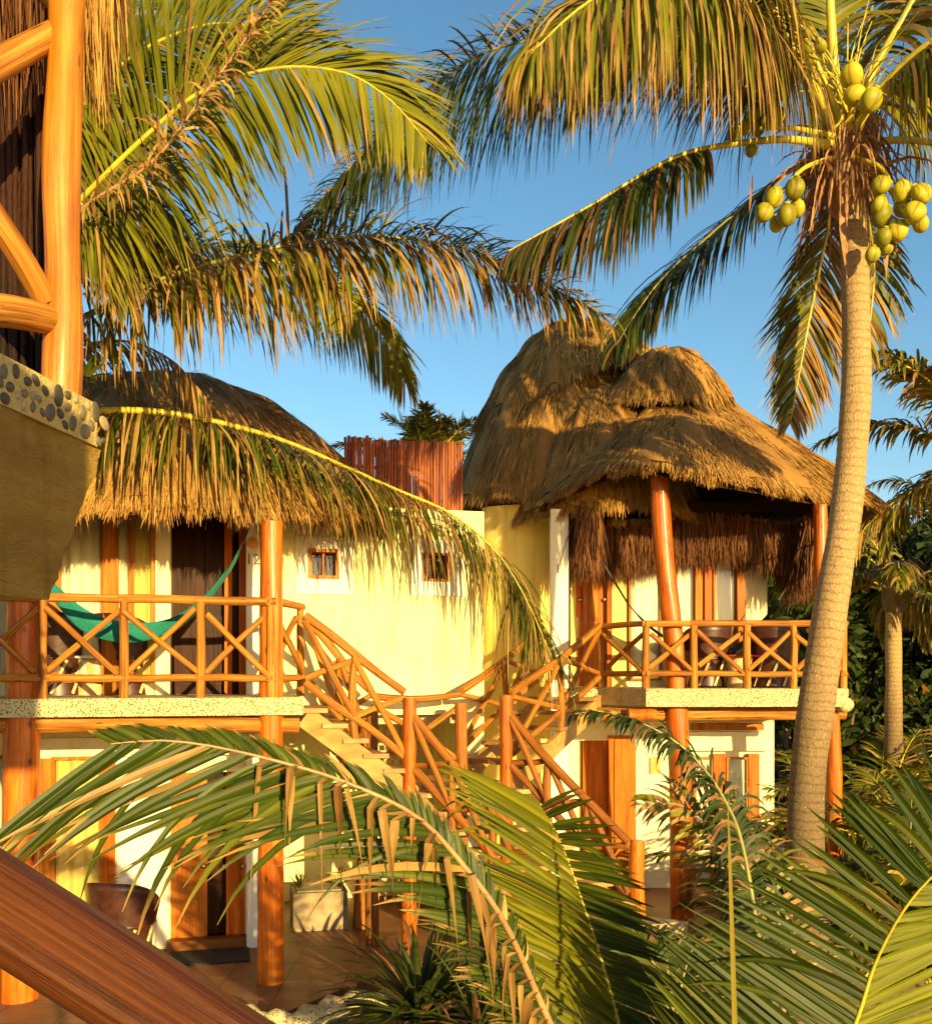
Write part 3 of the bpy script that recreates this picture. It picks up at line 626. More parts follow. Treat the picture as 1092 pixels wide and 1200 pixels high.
# upper wall: panels, frames, curtains
def pane_set(par, x0, x1, y0, y1, cm, d=0.02, fw=6):
    """curtained window: cloth, glass and a wooden frame standing proud of the wall"""
    u0, z1 = WA.hit(x0, y0, d); u1, z0 = WA.hit(x1, y1, d)
    w = bpy.data.objects.new('window', None); COL.objects.link(w); w.parent = par; w.location = Vector(WA.pt((u0 + u1) / 2, z0, d)) - parent_world(par)
    q = MB(); curtain(q, WA, u0, u1, z0, z1, d + 0.035); q.build('curtain', cm, w)
    q = MB(); WA.box(q, u0, u1, z0, z1, d + 0.075, d + 0.08); q.build('pane', M_glass, w)
    q = MB(); f = 0.035; WA.box(q, u0 - f, u0, z0 - f, z1 + f, 0.003, d + 0.11); WA.box(q, u1, u1 + f, z0 - f, z1 + f, 0.003, d + 0.11); WA.box(q, u0, u1, z1, z1 + f, 0.003, d + 0.11); WA.box(q, u0, u1, z0 - f, z0, 0.003, d + 0.11)
    q.build('frame', M_frame, w); return w
pane_set(house, -130, -60, 600, 790, M_curtain); pane_set(house, -48, 58, 600, 790, M_curtain)
pane_set(house, 73, 120, 600, 796, M_curtain)
pane_set(house, 140, 152, 600, 796, M_curtain); pane_set(house, 158, 178, 600, 796, M_curtain2)
b = MB(); WA.pbox(b, 121, 136, 590, 818, 0.0, 0.16); b.build('wall_post', M_frame, house)
b = MB(); WA.pbox(b, 60, 70, 590, 818, 0.0, 0.14); b.build('wall_post', M_frame, house)
b = MB(); WA.pbox(b, 182, 199, 590, 818, 0.0, 0.06); b.build('pilaster', M_cream, house)
# upstairs door (dark, recessed)
def door(par, x0, x1, y0, y1, d, mats, panels, dm=0.05, nm='door', label=None):
    u0, z1 = WA.hit(x0, y0, d); u1, z0 = WA.hit(x1, y1, d); q = MB(); WA.box(q, u0, u1, z0, z1, d - dm, d)
    o = q.build(nm, mats, par)
    q = MB(); h = z1 - z0; w = u1 - u0; s = min(0.09, w * 0.2)
    for (a, c) in panels:
        WA.box(q, u0 + s, u1 - s, z0 + h * a, z0 + h * c, d + 0.0005, d + 0.016)
        WA.box(q, u0 + s * 1.5, u1 - s * 1.5, z0 + h * a + s * .5, z0 + h * c - s * .5, d + 0.0165, d + 0.03)
    q.build('panel', mats, o); q = MB(); ellipsoid(q, WA.pt(u1 - s * 0.5, z0 + h * 0.47, d + 0.05), .03, .03, .03); q.build('handle', M_metal, o)
    if label: o['label'] = label
    return o
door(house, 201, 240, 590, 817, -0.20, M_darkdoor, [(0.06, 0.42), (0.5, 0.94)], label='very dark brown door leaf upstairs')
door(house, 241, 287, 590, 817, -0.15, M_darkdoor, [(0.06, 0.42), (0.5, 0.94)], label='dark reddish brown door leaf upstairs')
b = MB(); WA.pbox(b, 263, 272, 590, 817, -0.149, 0.02); WA.pbox(b, 280, 288, 590, 817, -0.149, 0.05); b.build('door_frame', M_reddoor, house)
b = MB(); WA.pbox(b, 288.5, 303, 560, 818, 0.003, 0.22); b.build('pilaster', M_white, house)
# number and painted sun on the pilaster
def text(par, s, pl, px, py, d, size, m, name='number'):
    u, z = pl.hit(px, py, d); c = bpy.data.curves.new(name, 'FONT'); c.body = s; c.size = size; c.extrude = 0.003; c.align_x = 'CENTER'; c.align_y = 'CENTER'
    o = bpy.data.objects.new(name, c); COL.objects.link(o); c.materials.append(m); bpy.context.view_layer.update(); me = bpy.data.meshes.new_from_object(o.evaluated_get(bpy.context.evaluated_depsgraph_get())); bpy.data.objects.remove(o); o = bpy.data.objects.new(name, me); COL.objects.link(o); o.parent = par; o.location = Vector(pl.pt(u, z, d)) - parent_world(par)
    o.rotation_euler = (R(90), 0, math.atan2(pl.u[1], pl.u[0])); return o
text(house, '12', WA, 296.5, 656, 0.225, 0.17, M_ink)
def sun_plaque(par, pl, px, py, d, r):
    u, z = pl.hit(px, py, d); q = MB(); n = 24; c = pl.pt(u, z, d + 0.012); ring = []
    for i in range(n): a = i / n * 6.283; k = r * (1.0 if i % 2 else 0.72); ring.append(pl.pt(u + k * math.cos(a), z + k * math.sin(a), d + 0.002))
    q.add(np.vstack([ring, c]), [[i, (i + 1) % n, n] for i in range(n)]); return q.build('sun_plaque', M_orange, par)
sun_plaque(house, WA, 296, 636, 0.222, 0.075)
# two small square windows in the plain wall
def small_window(cx, cy, hw, hh, fw, surround):
    u0, z1 = WA.hit(cx - hw, cy - hh); u1, z0 = WA.hit(cx + hw, cy + hh)
    w = bpy.data.objects.new('window', None); COL.objects.link(w); w.parent = house; w.location = Vector(WA.pt(u0, z0)) - house.location
    m = MB(); a0, t1 = WA.hit(surround[0], surround[2], .03); a1, t0 = WA.hit(surround[1], surround[3], .03)
    WA.holed(m, a0, a1, t0, t1, 0.003, 0.03, [(u0, u1, z0, z1)]); m.build('surround', M_white, w)
    m = MB(); f = fw * 11 / F; WA.holed(m, u0, u1, z0, z1, -0.12, 0.05, [(u0 + f, u1 - f, z0 + f, z1 - f)]); um = (u0 + u1) / 2; WA.box(m, um - .012, um + .012, z0 + f, z1 - f, -0.08, 0.0); m.build('frame', M_frame, w)
    m = MB(); WA.box(m, u0 + f, u1 - f, z0 + f, z1 - f, -0.115, -0.10); m.build('pane', M_glass, w)
    m = MB(); WA.box(m, u0, u1, z0, z1, -0.24, -0.2); m.build('back_board', M_darkdoor, w)  # dark board closing the opening behind the pane
small_window(379, 661, 18, 18, 4, (346, 414, 628, 697))
small_window(510, 665, 16, 17, 3, (481, 546, 632, 699))
# ground floor: windows, door
pane_set(house, 66, 118, 890, 1062, M_curtain2); pane_set(house, -60, 30, 890, 1062, M_curtain)
b = MB(); WA.pbox(b, 34, 63, 872, 1110, 0.0, 0.12); b.build('wall_post', M_frame, house)
b = MB(); WA.pbox(b, 120, 134, 872, 1110, 0.0, 0.12); b.build('wall_post', M_reddoor, house)
b = MB(); WA.pbox(b, 36, 300, 866, 884, 0.003, 0.125); b.build('lintel', M_cream, house)
b = MB(); WA.pbox(b, 137, 198, 885, 1110, 0.003, 0.05); b.build('pilaster', M_white, house)
door(house, 200, 243, 905, 1112, -0.03, M_door, [(0.04, 0.28), (0.34, 0.62), (0.68, 0.96)], label='orange brown door leaf lit by the sun')
door(house, 244, 264, 905, 1112, -0.16, M_darkdoor, [(0.06, 0.42), (0.5, 0.94)], label='dark wooden leaf in place of the shaded gap between the door leaves')  # dark leaf stands in for the shaded gap
door(house, 265, 287, 905, 1112, -0.03, M_reddoor, [(0.04, 0.28), (0.34, 0.96)], label='narrow red orange door leaf')
b = MB(); WA.pbox(b, 289, 304, 880, 1112, 0.003, 0.20); b.build('pilaster', M_white, house)
b = MB(); WA.pbox(b, 196, 292, 1105, 1113, 0.003, 0.16); b.build('threshold', M_darkrail, house)
# open patio behind the stair: post and lattice
b = MB(); q0 = WA.pt(uw(430), 0.05, -0.35); log(b, q0, q0 + np.array([0, 0, 2.45]), 0.11); b.build('post', M_darkrail, house)
b = MB()
lu0, lu1 = uw(436) + .1, uw(520)
for i in range(14):
    u = lu0 + i * 0.1
    if u > lu1: break
    WA.box(b, u, u + .03, 0.05, 2.4, -1.60, -1.57)
for k in range(22): WA.box(b, lu0, lu1, 0.15 + k * .1, 0.18 + k * .1, -1.565, -1.54)
b.build('lattice', M_cane, house)
# thatch roof
CA = np.array([-3.45, 11.75, 0.0])
def rA(a, t):
    R0 = 2.78 + 0.12 * np.sin(2 * a + 1) + 0.05 * np.sin(5 * a); R0 = R0 * np.where(np.cos(a) < 0, 1 + 0.5 * np.abs(np.cos(a)), 1.0 - 0.08 * np.abs(np.cos(a)))
    return R0 * (0.02 + 0.98 * t ** 0.92)
def zA(a, t): return 6.74 - (1.84 + 0.16 * (-np.sin(a)) - 0.1 * np.cos(a)) * (0.35 * t + 0.65 * t ** 1.9) + 0.03 * np.sin(a * 7 + t * 5)
b = MB(); roof_mesh(b, CA, rA, zA); roof_straw(b, CA, rA, zA, 30000, 0.28, 0.010, jit=.11, lift=.010)
roof_fringe(b, CA, rA, zA, 16000, 0.26, 0.011, 1.0, -math.pi * 1.05, 0.4, down=0.72, layers=0.06)
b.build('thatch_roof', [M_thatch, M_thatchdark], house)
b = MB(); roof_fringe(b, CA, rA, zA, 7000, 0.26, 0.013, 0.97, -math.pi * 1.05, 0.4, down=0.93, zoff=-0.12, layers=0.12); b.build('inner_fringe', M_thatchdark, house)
# reed screen on the flat roof beside the dome
fence = thing('reed_fence', WA.pt(uw(480, -.5), 5.05, -.5), 'red brown reed screen on the flat roof between the two thatched domes', 'fence')
FP = Plane((-1.9, 11.6, 0), TH)
b = MB(); ua, ub = FP.U(405), FP.U(541)
zt = FP.hit(480, 516)[1]
for i, u in enumerate(np.arange(ua, ub, 0.038)):
    p = FP.pt(u, 5.05, 0.0); log(b, p, p + np.array([rng.normal(0, .003), rng.normal(0, .004), zt - 5.05 + rng.normal(0, .012)]), 0.0195 + 0.003 * rng.random(), 8, 0.03, 0.004, n=5)
b.build('reeds', M_reed, fence)
b = MB()
for z in (5.25, 5.65): log(b, FP.pt(ua, z, -0.05), FP.pt(ub, z, -0.05), 0.02)
b.build('crosspiece', M_reed, fence)
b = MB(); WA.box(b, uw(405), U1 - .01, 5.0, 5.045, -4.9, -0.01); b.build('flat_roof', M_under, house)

# ------------------------------------------------------------------ second house (right)
YB = 13.7
WB = Plane((2.3, YB, 0), 0.0)
hb = thing('thatched_house', (2.3, YB, 0.06), 'taller cream house with a two-humped thatched roof and round yellow tower beside the palm', 'house', 'thatched houses of the beach resort')
SBZ1, SBZ0 = 2.92, 2.70
ub = lambda px, d=0: WB.U(px, d)
hd = [(ub(668), ub(712), SBZ1, WB.hit(690, 600)[1]), (ub(678), ub(722), 0.06, WB.hit(700, 868)[1])]
b = MB(); UB0, UB1 = ub(660), ub(899); WB.holed(b, UB0, UB1, 2.66, 5.5, -0.2, 0, [hd[0]]); WB.holed(b, UB0, ub(907), 0, 2.66, -0.2, 0, [hd[1]])
WB.box(b, UB1 - .2, UB1, 0, 5.5, -3.4, -.2); WB.box(b, UB0, UB1 - .2, 0, 5.5, -3.4, -3.2); WB.box(b, UB0, UB0 + .2, 0, 5.5, -3.2, -.2)
b.build('wall', M_cream, hb)
b = MB(); lathe(b, (0.98, 14.0, 0), [(0.75, 0), (0.76, 1.5), (0.75, 3.0), (0.75, 5.5)], 56, squash=(1, .5)); box(b, (-0.1, 13.9, 0), (0.5, 14.1, 5.3)); b.build('tower', M_ochre, hb)
b = MB()
SLB = [P(757, 0, 11.78)[:2], P(994, 0, 11.78)[:2], (4.95, 13.68), (1.35, 13.68), (1.30, 12.78), P(702, 0, 12.72)[:2]]
prism(b, SLB, SBZ0, SBZ1); b.build('balcony_slab', M_slab, hb)
b = MB(); log(b, P(700, 837, 12.15), P(990, 837, 12.15), 0.085, n=30); b.build('beam', M_rail, hb)
b = MB(); log(b, P(735, 838, 11.95), P(735, 838, 11.95) + np.array([.35, 0, 0]), 0.085); b.build('beam', M_frame, hb)
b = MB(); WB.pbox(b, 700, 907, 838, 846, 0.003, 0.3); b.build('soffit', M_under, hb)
# posts
q = MB(); pts = [P(773, 560, 12.05), P(774, 600, 12.05), P(781, 680, 12.05), P(790, 760, 12.05), P(794, 850, 12.05), P(798, 960, 12.05), P(799, 1082, 12.05)]
sp = spline(pts, 30); tube(q, sp[::-1], np.linspace(0.148, 0.118, 30), 18, 0, 0.03); q.build('post', M_post, hb)
q = MB(); pts = [P(961, 592, 12.05), P(963, 680, 12.05), P(972, 800, 12.05), P(977, 900, 12.05), P(979, 1082, 12.05)]
sp = spline(pts, 30); tube(q, sp[::-1], np.linspace(0.10, 0.088, 30), 16, 0, 0.03); q.build('post', M_post, hb)
q = MB(); c = P(655, 0, 12.9); box(q, (c[0] - .115, 12.79, 0), (c[0] + .115, 13.0, P(655, 598, 12.9)[2])); q.build('pillar', M_white, hb)
PL1 = Plane((c[0], 12.787, 0), 0.0); text(hb, '1', PL1, 654, 667, 0.003, 0.17, M_ink)
# railing
rlb = bpy.data.objects.new('porch_railing', None); COL.objects.link(rlb); rlb.parent = hb; rlb.location = Vector((3, 11.8, SBZ1)) - hb.location
yb = 11.86
pb = [P(705, 0, 12.68)] + [P(x, 0, yb) for x in (757, 813, 875, 929, 988)] ; 
for v in pb: v[2] = SBZ1
for i in range(5): rail_bay(rlb, pb[i], pb[i + 1], h=0.79 if i else 0.79, low=0.17, rp=0.048, rb=0.032, posts=(i == 0, True))
rail_run(rlb, pb, h=0.80, low=0.18, r=0.040)
back = np.array([4.85, 13.6, SBZ1]); rail_run(rlb, [pb[-1], back], h=0.80, low=0.18, r=0.045)
b = MB(); ellipsoid(b, P(988, 826, 11.9), .12, .14, .10, seg=10, lobes=.15); b.build('stone_corner', M_slab, hb)
# openings
def pb_box(nm, x0, x1, y0, y1, d0, d1, m, par=hb):
    q = MB(); WB.pbox(q, x0, x1, y0, y1, d0, d1); return q.build(nm, m, par)
def door_b(x0, x1, y0, y1, d, m, panels, label):
    u0, z1 = WB.hit(x0, y0, d); u1, z0 = WB.hit(x1, y1, d); q = MB(); WB.box(q, u0, u1, z0, z1, d - .05, d); o = q.build('door', m, hb); o['label'] = label
    q = MB(); h = z1 - z0; s = 0.08
    for a, c in panels: WB.box(q, u0 + s, u1 - s, z0 + h * a, z0 + h * c, d + .0005, d + .018); WB.box(q, u0 + s * 1.6, u1 - s * 1.6, z0 + h * a + s * .6, z0 + h * c - s * .6, d + .0185, d + .032)
    q.build('panel', m, o); q = MB(); ellipsoid(q, WB.pt(u1 - .04, z0 + h * .5, d + .05), .03, .03, .03); q.build('handle', M_metal, o)
door_b(683, 711, 600, 806, -0.04, M_door, [(0.05, 0.3), (0.38, 0.95)], 'orange upstairs door catching the sun')
door_b(669, 682.5, 600, 806, -0.10, M_reddoor, [(0.05, 0.3), (0.38, 0.95)], 'shaded red brown upstairs door leaf')
pb_box('door_frame', 711.5, 716, 598, 808, 0.003, 0.06, M_reddoor); pb_box('door_frame', 664, 668.5, 598, 808, 0.003, 0.06, M_darkdoor)
pb_box('pilaster', 717, 734, 590, 808, 0.003, 0.03, M_ochre)  # strip of wall beside the door, its shade put into the ochre colour
def pane_b(x0, x1, y0, y1, cm):
    u0, z1 = WB.hit(x0, y0, .05); u1, z0 = WB.hit(x1, y1, .05); w = bpy.data.objects.new('window', None); COL.objects.link(w); w.parent = hb; w.location = Vector(WB.pt((u0 + u1) / 2, z0, 0)) - hb.location
    q = MB(); curtain(q, WB, u0, u1, z0, z1, .035, .012, .16); q.build('curtain', cm, w)
    q = MB(); WB.box(q, u0, u1, z0, z1, .062, .067); q.build('pane', M_glass, w)
    q = MB(); f = .03; WB.holed(q, u0 - f, u1 + f, z0 - f, z1 + f, .003, .085, [(u0, u1, z0, z1)]); q.build('frame', M_frame, w)
pane_b(739, 772, 600, 795, M_curtain); pane_b(793, 812, 600, 795, M_curtain); pane_b(838, 860, 600, 795, M_curtain)
pb_box('wall_post', 815, 823, 590, 806, 0.003, .15, M_frame); pb_box('wall_post', 826, 834, 590, 806, 0.003, .13, M_reddoor); pb_box('wall_post', 864, 874, 590, 806, 0.003, .15, M_frame)
pb_box('sign_plaque', 762, 774, 888, 907, 0.003, .03, M_orange)
pb_box('sign_plaque', 745, 757, 655, 664, 0.003, .03, M_frame)
door_b(683, 712, 868, 1046, -0.03, M_reddoor, [(0.05, 0.3), (0.36, 0.95)], 'glossy red brown ground floor door')
pb_box('door_frame', 713, 719, 862, 1046, 0.003, .05, M_reddoor); pb_box('door_frame', 720, 745, 862, 1046, 0.003, .02, M_frame)
pb_box('lintel', 808, 904, 858, 880, 0.003, .14, M_cream); pb_box('lintel', 812, 895, 848, 856, 0.003, .10, M_frame)
pb_box('wall_post', 836, 850, 884, 1046, 0.003, .10, M_reddoor); pb_box('wall_post', 877, 890, 884, 1046, 0.003, .10, M_frame)
pane_b(853, 874, 890, 1030, M_curtain); pane_b(815, 833, 890, 1030, M_curtain)
# thatched roof in two humps, each with its cap
CB = np.array([3.15, 14.15, 0.0])
def arch(a):                    # the eave lifts over the stair entrance (towards the viewer's left)
    return 0.36 * np.exp(-(((a + math.pi) % (2 * math.pi) - math.pi + 2.02) / 0.36) ** 2)
def rB(a, t):
    R0 = 2.55 + 0.10 * np.sin(3 * a + .6) + 0.05 * np.sin(7 * a)
    R0 = R0 * (1 - 0.05 * np.clip(-np.cos(a), 0, 1) + 0.07 * np.clip(np.cos(a), 0, 1) ** 2)
    return R0 * (0.02 + 0.98 * t ** 1.05)
def zB(a, t): return 7.38 - 1.85 * (0.70 * t + 0.30 * t ** 2) + arch(a) * t ** 2 * 1.0 + 0.16 * np.sin(a) * t * 1.0 + 0.03 * np.sin(6 * a + 4 * t)
CBc = np.array([2.95, 14.05, 0.0])
def rBc(a, t): return (1.0 + 0.08 * np.sin(2 * a) + .04 * np.sin(7 * a)) * (0.02 + 0.98 * t ** 0.85)
def zBc(a, t): return 7.84 - 0.92 * (0.25 * t + 0.75 * t ** 1.9) + 0.02 * np.sin(5 * a)
CC = np.array([1.68, 15.1, 0.0])
def rC(a, t):
    R0 = 1.85 + 0.12 * np.sin(2 * a + 1.2) + 0.05 * np.sin(5 * a); return R0 * (0.02 + 0.98 * t ** 0.9)
def zC(a, t): return 8.45 - 2.75 * (0.45 * t ** 1.1 + 0.55 * t ** 2.4) + 0.03 * np.sin(5 * a + 3 * t)
CCc = np.array([1.60, 15.0, 0.0])
def rCc(a, t): return (1.28 + 0.16 * np.sin(2 * a + 2.0) + .05 * np.sin(5 * a)) * (0.02 + 0.98 * t ** 0.95)
def zCc(a, t): return 8.60 - (1.15 - 0.45 * np.cos(a)) * (0.30 * t + 0.70 * t ** 2.1) + 0.03 * np.sin(4 * a)
# saddle between the humps
CS = np.array([2.05, 14.1, 0.0])
def rS(a, t): return (1.48 + 0.1 * np.sin(3 * a)) * (0.02 + 0.98 * t ** 0.8)
def zS(a, t): return 7.35 - 2.0 * (0.5 * t + 0.5 * t ** 1.8)
TAU = 2 * math.pi
b = MB()
roof_mesh(b, CB, rB, zB); roof_straw(b, CB, rB, zB, 30000, 0.26, 0.010, jit=.11, lift=.010); roof_fringe(b, CB, rB, zB, 17000, 0.19, 0.010, 1.0, -math.pi * 1.05, 0.5, down=0.62, layers=0.05)
roof_mesh(b, CS, rS, zS, thick=.1); roof_straw(b, CS, rS, zS, 15000, 0.26, 0.010, jit=.11, lift=.010); roof_fringe(b, CS, rS, zS, 6000, 0.20, 0.010, 1.0, -math.pi * 1.05, 0.0, down=0.62, layers=.05)
roof_mesh(b, CC, rC, zC); roof_straw(b, CC, rC, zC, 15000, 0.26, 0.010, jit=.11, lift=.010); roof_fringe(b, CC, rC, zC, 8000, 0.20, 0.010, 1.0, -math.pi * 1.2, 0.2, down=0.7, layers=.05)
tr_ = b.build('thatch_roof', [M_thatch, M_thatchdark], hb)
for C_, r_, z_ in ((CBc, rBc, zBc), (CCc, rCc, zCc)):
    b = MB(); roof_mesh(b, C_, r_, z_, thick=.12); roof_straw(b, C_, r_, z_, 9000, 0.24, 0.010, jit=.11, lift=.010); roof_fringe(b, C_, r_, z_, 6000, 0.18, 0.010, 1.0, down=0.8, layers=.08, zoff=0.03)
    b.build('ridge_cap', [M_thatch, M_thatchdark], tr_)
b = MB()
pass
roof_fringe(b, np.array([3.0, 13.62, 0]), lambda a, t: 0 * a + 0.0, lambda a, t: 0 * a, 1, 0.1)
n = 8000; xx = rng.random(n) * 3.7 + 1.35; pz = 4.98 + 0.10 * np.sin(xx * 2.3) + 0.25 * rng.random(n)
strips(b, np.stack([xx, 13.55 - 0.5 * rng.random(n), pz], 1), np.stack([rng.normal(0, .12, n), rng.normal(0, .1, n), -np.ones(n)], 1), unit(rng.normal(0, 1, (n, 3)) + np.array([0, -1.5, 0])), 0.30 + 0.34 * rng.random(n), 0.012 * np.ones(n), K=3, droop=.3, prof=[1, .9, .7, .15])
n = 1500; yy = 12.6 + rng.random(n) * 1.4
strips(b, np.stack([4.45 + 0.35 * rng.random(n), yy, 4.85 + .35 * rng.random(n)], 1), np.stack([rng.normal(0, .12, n), rng.normal(0, .1, n), -np.ones(n)], 1), unit(rng.normal(0, 1, (n, 3)) + np.array([0, -1.5, 0])), 0.45 + 0.4 * rng.random(n), 0.018 * np.ones(n), K=3, droop=.3, prof=[1, .9, .7, .15])
n = 900; yy = 12.5 + rng.random(n) * .9
strips(b, np.stack([1.45 + 0.3 * rng.random(n), yy, 5.05 + .3 * rng.random(n)], 1), np.stack([rng.normal(0, .12, n), rng.normal(0, .1, n), -np.ones(n)], 1), unit(rng.normal(0, 1, (n, 3)) + np.array([0, -1.5, 0])), 0.35 + 0.5 * rng.random(n), 0.016 * np.ones(n), K=3, droop=.3, prof=[1, .9, .7, .15])
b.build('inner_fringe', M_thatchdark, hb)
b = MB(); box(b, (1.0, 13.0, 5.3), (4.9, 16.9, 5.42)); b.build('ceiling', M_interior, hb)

# ------------------------------------------------------------------ wooden stair with a landing between the houses
st = thing('wooden_staircase', (-0.1, 10.4, 0.0), 'rustic log staircase with a landing joining both upstairs porches', 'staircase')
LZ = 1.95
nl = P(480, 0, 9.95); nr = P(593, 0, 10.3); fr = P(540, 0, 10.95); fl = P(436, 0, 10.85)
for v in (nl, nr, fr, fl): v[2] = LZ
b = MB()
for t in np.linspace(0, 1, 9)[:-1]:
    a0_, a1_ = nl + (fl - nl) * t, nr + (fr - nr) * t; e = (fl - nl) * (0.115); 
    hexa(b, [a0_ - [0, 0, .05], a1_ - [0, 0, .05], a1_ + e - [0, 0, .05], a0_ + e - [0, 0, .05], a0_, a1_, a1_ + e, a0_ + e])
b.build('landing', M_tread, st)
for v, tp in ((nl, 818), (nr, 815), (fr, 824), (fl, 834)):
    q = MB(); px = CX + v[0] / v[1] * F; top = P(px, tp, v[1]); log(q, (v[0], v[1], 0), top, 0.075, 14, 0.04, 0.004); q.build('newel_post', M_post if v is nl or v is nr else M_darkrail, st)
def flight(a, c, a2, c2, nst, side_h=0.86, rails='both', sw=0.22, mid=1, dark=False, rm=None, raf=None):
    """stair from a (upper end, near side) to c (lower end, near side); a2, c2 the far side"""
    for p, q_ in ((a, c), (a2, c2)):
        m = MB(); beam(m, p - np.array([0, 0, .16]), q_ - np.array([0, 0, .16]), 0.055, sw); m.build('stringer', M_stringer, st)
    for i in range(nst):
        t = (i + 0.5) / nst; p, p2 = a + (c - a) * t, a2 + (c2 - a2) * t; m = MB(); d = unit((c - a) * [1, 1, 0])
        dz = np.array([0, 0, 0.045]); e = d * 0.13; x = unit(p2 - p) * 0.06
        hexa(m, [p - x - e - dz, p - x + e - dz, p2 + x + e - dz, p2 + x - e - dz, p - x - e, p - x + e, p2 + x + e, p2 + x - e]); m.build('tread', M_tread, st)
    for p, q_, on in ((a, c, rails in ('both', 'near')), (a2, c2, rails in ('both', 'far'))):
        if not on: continue
        r = rm or M_rail; Z = np.array([0, 0, side_h])
        m = MB(); log(m, p + Z, q_ + Z, 0.045, n=14); m.build('top_rail', r, st)
        m = MB(); log(m, p + Z * .22, q_ + Z * .22, 0.042, n=14); m.build('bottom_rail', r, st)
        k = mid + 1
        for i in range(k):
            u0_, u1_ = p + (q_ - p) * i / k, p + (q_ - p) * (i + 1) / k
            if i: m = MB(); log(m, u0_ - [0, 0, .05], u0_ + Z * .98, 0.042); m.build('railing_post', r, st)
            for s_ in (0, 1):
                A, B_ = (u0_ + Z * .26, u1_ + Z * .94) if s_ else (u0_ + Z * .94, u1_ + Z * .26)
                o_ = np.array([0, .02 if s_ else -.02, 0]); m = MB(); log(m, A + o_, B_ + o_, 0.034, 10, .05, .008); m.build('brace', r, st)
Zv = lambda v, z: np.array([v[0], v[1], z])
# left flight
A1, C1 = Zv(P(357, 0, 9.75), SLZ1 - .04), Zv(P(474, 0, 9.95), LZ + .1)
A2, C2 = Zv(P(362, 0, 10.75), SLZ1 - .04), Zv(P(434, 0, 10.85), LZ + .1)
flight(A1, C1, A2, C2, 5)
# right flight
A1, C1 = Zv(P(703, 0, 12.70), SBZ1 - .04), Zv(P(600, 0, 10.38), LZ + .1)
A2, C2 = Zv(P(634, 0, 13.2), SBZ1 - .04), Zv(P(541, 0, 11.0), LZ + .1)
flight(A1, C1, A2, C2, 5, mid=1)
# far railing of the landing
m = MB(); log(m, fl + [0, 0, .90], fr + [0, 0, .92], 0.04); m.build('top_rail', M_rail, st)
for s_ in (0, 1):
    m = MB(); log(m, fl + [0, .02 * s_, .15 if s_ else .8], fr + [0, .02 * s_, .8 if s_ else .15], 0.034); m.build('brace', M_rail, st)
# flight down to the ground, towards the viewer
D = np.array([1.2, -0.6, -1.22]); k = 1.0
A1, C1 = nl + [0.05, -0.02, 0.02], nl + D * k; A2, C2 = nr + [0.05, -0.02, 0.02], nr + D * k
flight(A1, C1, A2, C2, 7, side_h=0.68, mid=2, rm=M_darkrail, sw=.2)
b = MB(); e_ = unit(D * [1, 1, 0]); prism(b, [(C1 - e_ * .05)[:2], (C2 - e_ * .05)[:2], (C2 + e_ * .6)[:2], (C1 + e_ * .6)[:2]], -.1, C1[2] - .05); b.build('stone_step', M_stone, st)
b = MB(); prism(b, [(C1 + e_ * .602)[:2], (C2 + e_ * .602)[:2], (C2 + e_ * .95)[:2], (C1 + e_ * .95)[:2]], -.1, C1[2] - .27); b.build('stone_step', M_stone, st)
q = MB(); v = nr + D * k * 0.80; v = P(747, 0, 10.0); log(q, (v[0], v[1], 0), P(747, 985, 10.0), 0.085, 14); q.build('newel_post', M_post, st)

# ------------------------------------------------------------------ the near building, upper left
cab = thing('log_cabana', (-2.6, 4.6, 0.0), 'dark thatched cabana with a pebbled concrete ledge and a smooth yellow log post', 'cabana')
q = MB(); a = P(71, 471, 4.2); c = P(77, -60, 4.2); t = np.linspace(0, 1, 30)[:, None]; p = a + (c - a) * t; p[:, 0] += 0.008 * np.sin(t[:, 0] * 9)
tube(q, p, 0.079 * (1 + 0.05 * np.sin(t[:, 0] * 14) - 0.03 * t[:, 0]), 22, 0, 0.03); q.build('post', M_yellowlog, cab)
def clog(x0, y0, Y0, x1, y1, Y1, w, nm='rail_log', m=None):
    q = MB(); log(q, P(x0, y0, Y0), P(x1, y1, Y1), w, 16, .05, .01, n=16); q.build(nm, m or M_rail, cab)
clog(-160, 165, 3.6, 78, 32, 4.25, .062); clog(-150, 345, 3.3, 66, 377, 4.2, .066); clog(-90, 120, 3.7, 52, 352, 4.15, .056); clog(20, -40, 4.6, 74, 8, 4.3, .06, 'rafter')
# pebbled ledge and its corbel: a slab running away from the viewer along the right side
E0 = np.array([-1.93, 2.2]); E1 = np.array([-1.62, 4.32]); tdir = unit(E1 - E0); ndir = np.array([tdir[1], -tdir[0]])
zt, zb = 4.293, 4.105
b = MB(); 
prism(b, [E0, E1 - tdir * .06, E1 - ndir * .06, E1 - ndir * .1 + tdir * .01, E1 - ndir * 2.6 + tdir * .01, E0 - ndir * 2.6], zb, zt); placed = []
for tries in range(5000):
    s = rng.random() * np.linalg.norm(E1 - E0); z = zb + .025 + rng.random() * (zt - zb - .05); r = 0.018 + 0.027 * rng.random()
    if any((s - s2) ** 2 + (z - z2) ** 2 < ((r + r2) * 1.0) ** 2 for s2, z2, r2 in placed): continue
    placed.append((s, z, r)); ctr = np.array([*(E0 + tdir * s), z]); an = rng.random() * 3.1; ct, sn = math.cos(an), math.sin(an)
    X = np.array([*tdir, 0]); Zz = np.array([0, 0, 1.0]); Nn = np.array([*ndir, 0]); rot = np.stack([X * ct + Zz * sn, -X * sn + Zz * ct, Nn], 1)
    ellipsoid(b, ctr, r * 1.1, r * 0.8, 0.010, rot, 14, 8, 1)
    if len(placed) > 260: break
